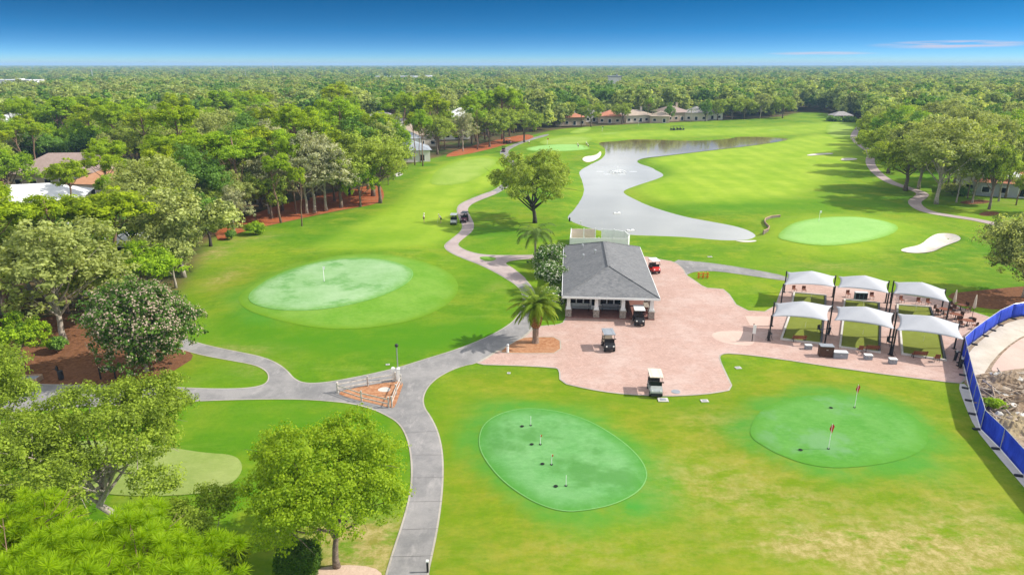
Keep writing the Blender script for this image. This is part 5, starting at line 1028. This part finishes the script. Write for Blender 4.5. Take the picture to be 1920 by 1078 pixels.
# -------- the woods
LANDM = [((110, 600), 'between the road mulch and the white roofed house'), ((230, 500), 'behind the flowering tree'), ((40, 470), 'beside the white roofed house'), ((350, 440), 'in the wood between the flowering tree and the red mulch'), ((140, 340), 'around the brown roofed house'), ((480, 380), 'in the wood behind the red mulch'), ((640, 340), 'in the wood behind the end of the red mulch'), ((330, 330), 'in the wood behind the orange roofed house'), ((500, 305), 'round the blue roofed house'), ((700, 300), 'beside the white garden house'), ((830, 290), 'along the far red mulch'), ((920, 268), 'at the bend of the far path'), ((600, 265), 'round the low brown roofed house'), ((250, 270), 'deep in the wood beyond the brown roofed house'), ((1070, 236), 'before the orange tiled houses'), ((1200, 229), 'before the tan house row'), ((1400, 222), 'beyond the end of the house row'), ((1560, 216), 'behind the far pavilion'), ((1650, 285), 'along the upper shady path'), ((1760, 320), 'behind the big oak by the shady path'), ((1880, 320), 'behind the tan arched house'), ((1820, 270), 'in the wood beyond the shady path')]
LW = np.array([at(*p[0]) for p in LANDM])
LEAFY = {'oak_tree': 'olive green oak', 'laurel_tree': 'dark green dense tree', 'mossy_oak': 'pale grey mossy oak', 'live_oak': 'grey green spreading oak', 'pine_tree': 'yellow green pine', 'forest_tree': 'far green tree'}
hw = [(np.array(at(h[1], h[2])), max(h[3], h[4]) * .5 + 3.0) for h in HOUSES]
pts = []; step = 7.8; r = np.random.default_rng(77)
handp = np.array([at(h[1], h[2]) for h in HAND])
for y in np.arange(58, 720, step):
    for x in np.arange(-0.85 * y - 20, .85 * y + 20, step * (1 if y < 330 else 1.2)):
        pts.append((x + r.uniform(-.42, .42) * step, y + r.uniform(-.42, .42) * step))
pts = np.array(pts); s = sd(pts, OPEN); pts = pts[(s > 1.6)]
keep = np.ones(len(pts), bool)
for c, rad in hw:
    v = pts - (c + [0, 6]); keep &= np.linalg.norm(v, axis=1) > rad
    q = pts - c; dirn = -c / np.linalg.norm(c); al = q @ dirn; la = np.abs(q @ np.array([-dirn[1], dirn[0]])); keep &= ~((al > 0) & (al < (18 if c[1] < 200 and c[0] < -60 else 24)) & (la < rad * .5))   # a garden in front
keep &= np.min(np.linalg.norm(pts[:, None] - handp[None], axis=2), axis=1) > 4.0
keep &= ~((pts[:, 1] < 72) & (pts[:, 0] > -40)); keep &= ~((pts[:, 0] > 30) & (pts[:, 1] < 120))
pts = pts[keep]
dist = np.hypot(pts[:, 0], pts[:, 1]); vis = np.abs(pts[:, 0] / pts[:, 1]) < .79
order = np.argsort(dist + np.where(vis, 0, 1e5)); pts = pts[order]
CAP = 330
KEYS = ['oakA', 'oakB', 'oakC', 'darkA', 'darkB', 'mossA', 'mossB', 'mossC', 'pineA', 'pineB', 'pineC', 'pineA', 'pineB', 'pineC', 'oakC', 'oakB', 'pineA', 'oakC']
KR = ['oakA', 'oakB', 'mossB', 'mossC', 'darkA', 'oakA', 'oakC', 'mossB']
for i, (x, y) in enumerate(pts[:CAP]):
    right = x > 60; k = random.choice(KR if right else KEYS); 
    if y > 200 and x > -20 and x < 60 and random.random() < .5: k = random.choice(['pineA', 'pineC', 'oakA'])
    j = int(np.argmin(((LW - (x, y)) ** 2).sum(1))); kind, h0 = PROTO[k][:2]; f = random.uniform(.85, 1.40)
    if kind == 'pine_tree': f *= .9
    if x < -45 and y < 130: f *= .82
    tall = f > 1.08
    lab = ('tall ' if tall else 'shorter ') + LEAFY[kind] + ' ' + LANDM[j][1]
    plant(k, x, y, lab, lab + ' group', h0 * f, random.uniform(.95, 1.2))
fars = []
for i, (x, y) in enumerate(((-175, 330), (-120, 352), (205, 420), (260, 415))):
    o = plant('far%d' % i, x, y, ['olive far tree behind the brown roofed house, on its own', 'olive far tree further behind the brown roofed house', 'yellow green far tree in the wood beyond the shady path', 'dark far tree in the wood beyond the shady path'][i], None, 13, 1.0); fars.append([c for c in o.children if c.name.startswith('crown')][0])
rest = pts[CAP:]
# -------- the far forest: one mass, instanced crowns on a point mesh
def far_forest():
    r = np.random.default_rng(3); P = [np.column_stack([rest, HZ(rest) * 0 + r.uniform(.75, 1.5, len(rest)), np.zeros(len(rest))])]
    y = 720.0; st = 11.0
    while y < 11000:
        hw_ = y * .82 + 30; n = int(2 * hw_ / st); x = np.linspace(-hw_, hw_, n) + r.uniform(-.5, .5, n) * st
        P.append(np.column_stack([x, y + r.uniform(-.5, .5, n) * st, (st / 11.0) ** .22 * r.uniform(.6, 1.45, n), np.ones(n)])); y += st * .92; st *= 1.009 if y < 2500 else 1.02
        st = min(st, 42)
    P = np.concatenate(P)
    cl = [(np.array(at(px, py)), w) for px, py, w in ((775, 158, 130), (20, 170, 110), (85, 177, 150), (1448, 140, 160), (1770, 137, 180))]
    k = np.ones(len(P), bool)
    for c, w in cl: k &= ~((np.abs(P[:, 0] - c[0]) < w * .55) & (P[:, 1] > c[1] - w * 1.5) & (P[:, 1] < c[1] + 60))
    k &= ~((np.sin(P[:, 0] * .021 + 2 * np.sin(P[:, 1] * .008)) * np.cos(P[:, 1] * .013 + 1.7 * np.sin(P[:, 0] * .006)) > .86) & (P[:, 1] > 500))   # small clearings
    P = P[k]
    me = bpy.data.meshes.new('far_forest'); me.vertices.add(len(P)); me.vertices.foreach_set('co', np.column_stack([P[:, 0], P[:, 1], np.zeros(len(P))]).astype(np.float32).ravel())
    a = me.attributes.new('size', 'FLOAT', 'POINT'); a.data.foreach_set('value', P[:, 2].astype(np.float32))
    o = bpy.data.objects.new('far_forest', me); link(o); o['kind'] = 'stuff'
    g = bpy.data.node_groups.new('forest', 'GeometryNodeTree'); g.interface.new_socket('Geometry', in_out='INPUT', socket_type='NodeSocketGeometry'); g.interface.new_socket('Geometry', in_out='OUTPUT', socket_type='NodeSocketGeometry')
    n, lk = g.nodes, g.links; gi = n.new('NodeGroupInput'); go = n.new('NodeGroupOutput'); jn = n.new('GeometryNodeJoinGeometry'); lk.new(gi.outputs[0], jn.inputs[0]) if False else None
    gg = n.new('GeometryNodeGeometryToInstance')
    for c in fars:
        oi = n.new('GeometryNodeObjectInfo'); oi.inputs['Object'].default_value = c; oi.transform_space = 'ORIGINAL'; lk.new(oi.outputs['Geometry'], gg.inputs[0])
    ip = n.new('GeometryNodeInstanceOnPoints'); lk.new(gi.outputs[0], ip.inputs['Points']); lk.new(gg.outputs[0], ip.inputs['Instance']); ip.inputs['Pick Instance'].default_value = True
    return o, g, n, lk, gi, go, ip, gg, fars
def wire_forest():
    o, g, n, lk, gi, go, ip, gg, fs = far_forest()
    # each crown its own instance, picked at random for each point
    n.remove(gg); jn = n.new('GeometryNodeJoinGeometry')
    for x in [q for q in n if q.bl_idname == 'GeometryNodeObjectInfo']: x.inputs['As Instance'].default_value = True; lk.new(x.outputs['Geometry'], jn.inputs[0])
    lk.new(jn.outputs[0], ip.inputs['Instance'])
    rv = n.new('FunctionNodeRandomValue'); rv.data_type = 'FLOAT_VECTOR'; rv.inputs[0].default_value = (0, 0, 0); rv.inputs[1].default_value = (0, 0, 6.28); lk.new(rv.outputs[0], ip.inputs['Rotation'])
    ri = n.new('FunctionNodeRandomValue'); ri.data_type = 'INT'; ri.inputs[4].default_value = 0; ri.inputs[5].default_value = 7; ri.inputs['Seed'].default_value = 4
    md = n.new('ShaderNodeMath'); md.operation = 'MODULO'; lk.new(ri.outputs[2], md.inputs[0]); md.inputs[1].default_value = 4; lk.new(md.outputs[0], ip.inputs['Instance Index'])
    at_ = n.new('GeometryNodeInputNamedAttribute'); at_.data_type = 'FLOAT'; at_.inputs[0].default_value = 'size'; lk.new(at_.outputs[0], ip.inputs['Scale'])
    lk.new(ip.outputs[0], go.inputs[0]); m = o.modifiers.new('forest', 'NODES'); m.node_group = g
wire_forest()

# -------- near trees with their own crowns
def near_tree(name, label, px, py, H, seed, crown, trunk, cat='tree'):
    x, y = at(px, py); r = np.random.default_rng(seed); t = thing(name, label, cat, (x, y, 0), 0)
    cm, L = make_crown('crown', r, **crown); tm = make_trunk('trunk', r, targets=L, **trunk)
    for nm, me in (('trunk', tm), ('crown', cm)): link(bpy.data.objects.new(nm, me), t)
    return t
near_tree('flowering_tree', 'round dark green tree covered in pale pink blossom on the brown mulch', 275, 697, 10.6, 41, dict(rx=6.0, rz_=5.2, cz=5.6, lobes=30, clumps=1500, per=26, leaf=.15, cr=.55, mats=['leaf_bloom', 'petal'], bloom=.44, low=-.9, lobe_r=.38, spread=(.15, .64)), dict(h=4.5, rad=.20, m='pale_bark', fork=.3))
near_tree('maple_tree', 'bright green broad crowned tree on the lawn beside the grey path', 632, 1062, 9.6, 42, dict(rx=4.9, rz_=4.1, cz=5.7, lobes=22, clumps=1150, per=46, leaf=.085, cr=.48, mats=['leaf_lime'], low=-.7, lobe_r=.34, spread=(.40, .85)), dict(h=4.6, rad=.22, m='bark', fork=.4))
near_tree('live_oak', 'wide old oak with bare pale limbs over the hidden olive green', 212, 985, 9.8, 43, dict(rx=7.8, rz_=3.3, cz=6.0, lobes=34, clumps=1500, per=44, leaf=.088, cr=.56, mats=['leaf_near'], low=-.35, lobe_r=.22, spread=(.30, .95), droop=.25), dict(h=5.2, rad=.30, m='pale_bark', fork=.3, wig=.6))
near_tree('live_oak', 'oak cut by the picture edge beside the road, behind the wide old oak', -20, 900, 10, 44, dict(rx=5.0, rz_=3.6, cz=6.6, lobes=14, clumps=600, per=44, leaf=.09, cr=.56, mats=['leaf_near'], low=-.4, lobe_r=.30, spread=(.4, .92)), dict(h=5.2, rad=.26, m='pale_bark', fork=.3, wig=.5))
near_tree('live_oak', 'low dark oak limb tree between the bright pine and the clipped hedge', 405, 1078, 5.6, 45, dict(rx=2.5, rz_=2.0, cz=3.5, lobes=9, clumps=300, per=44, leaf=.08, cr=.5, mats=['leaf_near'], low=-.5, lobe_r=.34, spread=(.4, .9)), dict(h=2.8, rad=.14, m='pale_bark', fork=.3, wig=.4))
def needle_pine(label, x, y, H, rx, rz_, seed, n_tuft, blades, ln, name='pine_tree'):
    r = np.random.default_rng(seed); t = thing(name, label, 'tree', (x, y, 0), 0)
    d = unit(r.normal(size=(n_tuft, 3))); d[:, 2] = np.abs(d[:, 2]) * 1.0 - .12; d = unit(d); q = d * (r.uniform(.55, 1.0, n_tuft))[:, None]
    bump_ = 1 + .16 * np.sin(d[:, 0] * 9 + 1) * np.cos(d[:, 1] * 8); C = q * bump_[:, None] * np.array([rx, rx, rz_]) + np.array([0, 0, H - rz_])
    ax = unit(d * .5 + np.array([0, 0, .9]) + r.normal(size=(n_tuft, 3)) * .28)
    n = n_tuft * blades; ci = np.repeat(np.arange(n_tuft), blades); dv = unit(ax[ci] * .75 + unit(r.normal(size=(n, 3))) * 1.0); L = ln * r.uniform(.7, 1.15, n)
    w = unit(np.cross(dv, r.normal(size=(n, 3)))) * .0075; a = C[ci] + dv * .03; tip = a + dv * L[:, None] - np.array([0, 0, 1]) * (L * .12)[:, None]
    V = np.stack([a - w, a + w, tip + w * .5, tip - w * .5], 1); tone = np.clip(.45 + (r.normal(size=n_tuft) * .25)[ci] + r.normal(size=n) * .15, 0, .9)
    link(bpy.data.objects.new('crown', quads_mesh('crown', V, tone, ['needle'])), t)
    tg = C[r.choice(n_tuft, min(110, n_tuft), replace=False)]
    link(bpy.data.objects.new('trunk', make_trunk('trunk', r, H - 1.2, .22, tg, 'pine_bark', .72, 0, .3)), t)
    return t
needle_pine('big bright long needled pine filling the lower picture corner', -10.0, 12.3, 18.5, 3.7, 1.9, 51, 1900, 84, .25)
needle_pine('yellowish pine at the lower picture edge beside the big bright pine', -16.9, 20.0, 14.8, 1.7, 2.0, 52, 700, 70, .25)
near_tree('oak_tree', 'wide spreading oak standing alone between the cart path and the pond', 1003, 418, 14.2, 46, dict(rx=9.9, rz_=5.5, cz=7.9, lobes=20, clumps=680, per=38, leaf=.17, cr=.72, mats=['leaf_oak'], low=-.4, lobe_r=.28, spread=(.40, .90), droop=.45), dict(h=7, rad=.42, m='dark_bark', fork=.25, wig=.6))
near_tree('live_oak', 'large rounded grey green oak above the end of the blue fence', 1920, 558, 11.3, 47, dict(rx=7.2, rz_=5.2, cz=5.9, lobes=20, clumps=760, per=44, leaf=.135, cr=.75, mats=['leaf_greyoak'], low=-.8, lobe_r=.36, spread=(.35, .78)), dict(h=6, rad=.3, m='pale_bark', fork=.25))
# -------- shrubs and hedge
def shrub(label, px, py, H, rx, seed, mats, bloom=0.0, leaf=.14, name='shrub', clumps=200, per=26, group=None):
    x, y = at(px, py); r = np.random.default_rng(seed); t = thing(name, label, 'shrub', (x, y, 0), 0, group)
    cm, L = make_crown('crown', r, rx, H * .5, H * .56, 10, clumps, per, leaf, rx * .26, mats, bloom=bloom, low=-.8, lobe_r=.45, spread=(.2, .6)); tm = make_trunk('trunk', r, H * .45, .08, L, 'bark', .2)
    for nm, me in (('stem', tm), ('crown', cm)): link(bpy.data.objects.new(nm, me), t)
for i, (px, py, h, w, lab) in enumerate([(1036, 586, 3.2, 1.9, 'white flowering shrub nearest the porch corner of the house'), (1031, 545, 4.0, 2.5, 'white flowering shrub in the middle beside the house wall'), (1027, 518, 4.4, 2.7, 'white flowering shrub behind the middle one beside the house wall'), (1035, 498, 3.6, 2.3, 'white flowering shrub farthest back along the house wall')]): shrub(lab, px, py, h, w, 60 + i, ['leaf_bloom', 'petal_white'], .30, .15, 'flowering_shrub', 240)
shrub('small bright bush on the lawn edge before the red mulch', 480, 440, 2.0, 2.0, 70, ['leaf_green']); shrub('tiny dark bush on the lawn edge beside the bright bush', 434, 449, 1.6, 1.0, 71, ['leaf_dark']); shrub('dark round bush behind the big oak by the shady path', 1785, 366, 2.6, 3.0, 72, ['leaf_greyoak']); shrub('dark low bush at the foot of the big oak by the shady path', 1802, 367, 2.2, 2.6, 73, ['leaf_dark'])
shrub('green bush behind the rubble outside the blue fence', 1864, 768, .9, .8, 74, ['leaf_green']); shrub('shadowed bush under the yellow green tree by the mulch', 108, 660, 1.6, 1.2, 76, ['leaf_dark']); shrub('clipped bush at the far pavilion', 1560, 228, 2.4, 4.0, 77, ['leaf_dark'], leaf=.3); shrub('wide clipped bush beside the far pavilion', 1592, 229, 2.4, 4.0, 78, ['leaf_dark'], leaf=.3)
shrub('loose leafy bush between the hedge and the dark oak', 445, 1085, 2.6, 1.2, 79, ['leaf_lime'], leaf=.10)
def hedge():
    r = np.random.default_rng(80); a, b = np.array(at(520, 1090)), np.array(at(600, 1050)); t = thing('clipped_hedge', 'dense clipped green hedge beside the sandy ground under the bright tree', 'hedge', (*((a + b) / 2), 0), 0)
    n = 15000; w, d, h = 2.3, 1.9, 1.6; f = r.integers(0, 5, n); u, v = r.uniform(-1, 1, n), r.uniform(-1, 1, n); P = np.zeros((n, 3)); N = np.zeros((n, 3))
    for k, (ax, sg) in enumerate(((2, 1), (0, -1), (0, 1), (1, -1), (1, 1))):
        m = f == k; o = [i for i in range(3) if i != ax]; P[m, ax] = sg; P[m, o[0]] = u[m]; P[m, o[1]] = v[m]; N[m, ax] = sg
    P = P / (np.linalg.norm(P, axis=1, keepdims=True) ** .22); P = P * np.array([w / 2, d / 2, h / 2]) + [0, 0, h / 2]; P += r.normal(size=(n, 3)) * .07; N = unit(N + r.normal(size=(n, 3)) * .5)
    link(bpy.data.objects.new('foliage', quads_mesh('foliage', leaves(P, N, np.full(n, .055) * r.uniform(.7, 1.4, n), r), np.clip(.45 + r.normal(size=n) * .25, 0, .9), ['hedge_leaf'])), t)
    MB().box((0, 0, h * .45), (w * .8, d * .8, h * .85)).build('stem', 'dark_bark', t)
hedge()
# -------- palms
def palm(label, px, py, fr, H, m, seed, trunk, droop, leaflets=40, name='palm_tree', width=.55):
    x, y = at(px, py); r = np.random.default_rng(seed); t = thing(name, label, 'palm', (x, y, 0), 0); trunk(t)
    n_f = fr[0]
    for k in range(n_f):
        a = k * 2.399 + r.normal() * .15; e0 = fr[1] + (fr[2] - fr[1]) * (k / n_f); L = fr[3] * r.uniform(.85, 1.1); d = np.array([math.cos(a), math.sin(a), 0.]); pts = []; p = np.array([0, 0, H]); e = e0; seg = 10
        for s in range(seg + 1):
            pts.append(p.copy()); p = p + (d * math.cos(e) + np.array([0, 0, 1]) * math.sin(e)) * L / seg; e -= droop * (.5 + s / seg) / seg
        pts = np.array(pts); V = []; side = np.array([-d[1], d[0], 0])
        for j in range(leaflets):
            f = .1 + .9 * j / leaflets; i = min(seg - 1, int(f * seg)); q = pts[i] + (pts[i + 1] - pts[i]) * (f * seg - i); tg = unit(pts[i + 1] - pts[i]); ll = width * math.sin(math.pi * min(.97, f * .86 + .12)) * r.uniform(.85, 1.1)
            for sgn in (-1, 1):
                dv = unit(side * sgn * .8 + tg * .55 - np.array([0, 0, .28]) + r.normal(size=3) * .06); w = unit(np.cross(dv, side * 0 + np.array([0, 0, 1]))) * .042; tip = q + dv * ll - np.array([0, 0, .10 * ll]); V.append([q - w, q + w, tip + w * .3, tip - w * .3])
        for i in range(seg):
            w = side * .028 * (1 - .7 * i / seg); V.append([pts[i] - w, pts[i] + w, pts[i + 1] + w * .9, pts[i + 1] - w * .9])
        V = np.array(V); link(bpy.data.objects.new('frond', quads_mesh('frond', V, np.clip(.5 + r.normal() * .2 + r.normal(size=len(V)) * .1, 0, .9), [m])), t)
def date_trunk(t):
    m = MB(); m.lathe([(.46, -.1), (.40, .15), (.34, .5), (.33, 1.4), (.36, 1.9)], n=16); m.build('trunk', 'palm_trunk', t, True)
    b = MB(); prof = [(.36, 1.85), (.55, 2.25), (.66, 2.8), (.68, 3.3), (.60, 3.8), (.45, 4.25), (.2, 4.5)]; b.lathe(prof, n=16)
    for j in range(16):
        for k in range(12):
            z = 1.95 + j * .145; rr = np.interp(z, [p[1] for p in prof], [p[0] for p in prof]); a = 2 * math.pi * (k + .5 * (j % 2)) / 12; b.box((rr * math.cos(a), rr * math.sin(a), z), (.10, .20, .13), a, .5)
    b.build('boot', 'palm_boot', t)
palm('stout date palm with pineapple shaped orange boot in the plaza bed', 1004, 643, (64, 1.25, -.25, 3.3), 4.35, 'frond', 81, date_trunk, 1.5)
def queen_trunk(t):
    m = MB(); m.tube([(0, 0, -.1), (.03, 0, 1.2), (.05, .03, 2.6), (.02, 0, 4.1)], [.22, .17, .15, .13], 12); m.build('trunk', 'pale_bark', t, True)
palm('slim queen palm with drooping fronds behind the flowering shrubs', 1003, 489, (22, 1.2, .1, 4.2), 4.1, 'frond_dark', 82, queen_trunk, 2.6, width=.8)
def tall_trunk(t): m = MB(); m.tube([(0, 0, -.1), (.1, 0, 3), (.05, 0, 6.5)], [.2, .16, .13], 10); m.build('trunk', 'pale_bark', t, True)
for i, (px, py, lab) in enumerate(((738, 338, 'small palm at the wood edge by the pale slab'), (1170, 231, 'palm before the small orange roofed house'), (1222, 230, 'palm before the wide tan roofed house'), (1295, 229, 'palm before the large tan house'))): palm(lab, px, py, (18, 1.2, -.2, 3.0 if i == 0 else 3.8), 6.4, 'frond_dark', 83 + i, tall_trunk, 1.9, 16, width=.9)

# ------------------------------------------------------------------ light, sky, air, camera
EL, AZ = R(40), R(88)
w = bpy.data.worlds.new('World'); SC.world = w; w.use_nodes = True; nt = w.node_tree; nt.nodes.clear(); n, lk = nt.nodes, nt.links
out = n.new('ShaderNodeOutputWorld'); bg = n.new('ShaderNodeBackground'); lk.new(bg.outputs[0], out.inputs[0]); bg.inputs[1].default_value = 0.115
tc = n.new('ShaderNodeTexCoord'); sx = n.new('ShaderNodeSeparateXYZ'); lk.new(tc.outputs['Generated'], sx.inputs[0])
def wm(op, a, b=None):
    x = n.new('ShaderNodeMath'); x.operation = op
    for i, v in ((0, a), (1, b)):
        if v is None: continue
        if isinstance(v, (int, float)): x.inputs[i].default_value = v
        else: lk.new(v, x.inputs[i])
    return x.outputs[0]
def wr(f, a, b, lo=0., hi=1.):
    x = n.new('ShaderNodeMapRange'); x.interpolation_type = 'SMOOTHSTEP'; lk.new(f, x.inputs[0])
    for k, v in zip((1, 2, 3, 4), (a, b, lo, hi)): x.inputs[k].default_value = v
    return x.outputs[0]
def wmix(f, a, b, mode='MIX'):
    x = n.new('ShaderNodeMix'); x.data_type = 'RGBA'; x.blend_type = mode
    for i, v in ((0, f), (6, a), (7, b)):
        if isinstance(v, (int, float)): x.inputs[i].default_value = v
        elif isinstance(v, tuple): x.inputs[i].default_value = (*v, 1)
        else: lk.new(v, x.inputs[i])
    return x.outputs[2]
sky = n.new('ShaderNodeTexSky'); sky.sky_type = 'NISHITA'; sky.sun_disc = False; sky.sun_elevation = EL; sky.sun_rotation = AZ; sky.altitude = 0; sky.air_density = 1.0; sky.dust_density = 0.6; sky.ozone_density = 2.5
Z = sx.outputs['Z']
# a steep blue gradient close above the horizon, as through a graduated filter
cv = n.new('ShaderNodeCombineXYZ'); lk.new(sx.outputs['X'], cv.inputs[0]); lk.new(sx.outputs['Y'], cv.inputs[1]); lk.new(wm('MULTIPLY', wm('MAXIMUM', Z, 0.0), 9.0), cv.inputs[2])
vn = n.new('ShaderNodeVectorMath'); vn.operation = 'NORMALIZE'; lk.new(cv.outputs[0], vn.inputs[0]); lk.new(vn.outputs[0], sky.inputs[0])
rp_ = n.new('ShaderNodeValToRGB'); e = rp_.color_ramp.elements; e[0].position = 0.0; e[0].color = (.56, .72, .80, 1); e[1].position = 1.0; e[1].color = (.010, .37, .58, 1)
for p_, c_ in ((.14, (.36, .70, .86)), (.42, (.10, .60, .84)), (.72, (.022, .48, .72))): q_ = e.new(p_); q_.color = (*c_, 1)
lk.new(wm('MULTIPLY', Z, 1 / .105), rp_.inputs[0]); low = wmix(1.0, sky.outputs[0], rp_.outputs[0], 'MULTIPLY')
# wisps of pink cirrus low over the horizon
def wisp(ax, az, rx, rz_, sd_):
    mp = n.new('ShaderNodeMapping'); mp.inputs['Scale'].default_value = (9, 9, 160); mp.inputs['Location'].default_value = (sd_, 0, 0); lk.new(tc.outputs['Generated'], mp.inputs[0]); nz = n.new('ShaderNodeTexNoise'); nz.inputs['Scale'].default_value = 1.6; nz.inputs['Detail'].default_value = 5; lk.new(mp.outputs[0], nz.inputs[0])
    rt = wm('DIVIDE', sx.outputs['X'], sx.outputs['Y']); a = wm('DIVIDE', wm('SUBTRACT', rt, ax), rx); b = wm('DIVIDE', wm('SUBTRACT', Z, az), rz_); d = wm('ADD', wm('MULTIPLY', a, a), wm('MULTIPLY', b, b))
    return wm('MULTIPLY', wr(d, 0.0, 1.0, 1.0, 0.0), wr(nz.outputs['Fac'], .35, .62))
ws = wm('ADD', wm('ADD', wisp(.61, .0228, .13, .0055, 0), wm('MULTIPLY', wisp(.43, .0138, .09, .0026, 3), .8)), wm('MULTIPLY', wisp(.67, .087, .06, .004, 6), .4)); ws = wm('MULTIPLY', wm('MULTIPLY', ws, .75), wr(sx.outputs['Y'], 0.0, .1))
low = wmix(ws, low, (4.4, 3.7, 4.1))
# broken cloud added overhead, out of view, to soften light and whiten the pond
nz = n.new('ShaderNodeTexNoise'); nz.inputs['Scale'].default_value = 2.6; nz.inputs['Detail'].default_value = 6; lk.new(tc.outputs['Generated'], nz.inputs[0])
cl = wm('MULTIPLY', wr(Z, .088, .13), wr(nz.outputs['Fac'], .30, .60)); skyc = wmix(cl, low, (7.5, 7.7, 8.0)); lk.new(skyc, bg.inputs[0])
sl = bpy.data.lights.new('sun', 'SUN'); sl.energy = 4.1; sl.angle = R(.53); sl.color = (1.0, .95, .86); so = bpy.data.objects.new('sun', sl); link(so)
dv = Vector((math.cos(EL) * math.sin(AZ), math.cos(EL) * math.cos(AZ), math.sin(EL))); so.rotation_euler = (-dv).to_track_quat('-Z', 'Y').to_euler(); so.location = dv * 200
HAZE = True
if HAZE:
    hb = MB().box((0, 7000, 24), (19000, 15400, 52)).build('haze', 'white_paint'); hb['kind'] = 'stuff'; hm = bpy.data.materials.new('haze_air'); hm.use_nodes = True; t_ = hm.node_tree; t_.nodes.clear(); o_ = t_.nodes.new('ShaderNodeOutputMaterial'); v_ = t_.nodes.new('ShaderNodeVolumePrincipled'); v_.inputs['Color'].default_value = (.42, .68, 1.0, 1); v_.inputs['Density'].default_value = 1.7e-4; t_.links.new(v_.outputs[0], o_.inputs['Volume']); hb.data.materials[0] = hm
cam = bpy.data.cameras.new('camera'); cam.sensor_width = 36; cam.lens = 24; cam.clip_start = .5; cam.clip_end = 40000; co = bpy.data.objects.new('camera', cam); link(co); co.location = (0, 0, CAMZ); co.rotation_euler = (R(90) - PITCH, 0, 0); SC.camera = co
vs = SC.view_settings; SC.display_settings.display_device = 'sRGB'; vs.view_transform = 'Standard'; vs.look = 'None'; vs.gamma = 1.0; vs.use_curve_mapping = False; vs.exposure = 0.64
SC.cycles.use_denoising = True; SC.cycles.max_bounces = 8; SC.cycles.diffuse_bounces = 3; SC.cycles.glossy_bounces = 3; SC.cycles.transmission_bounces = 4; SC.cycles.volume_bounces = 0; SC.cycles.transparent_max_bounces = 8; SC.cycles.caustics_reflective = False; SC.cycles.caustics_refractive = False; SC.cycles.sample_clamp_indirect = 8
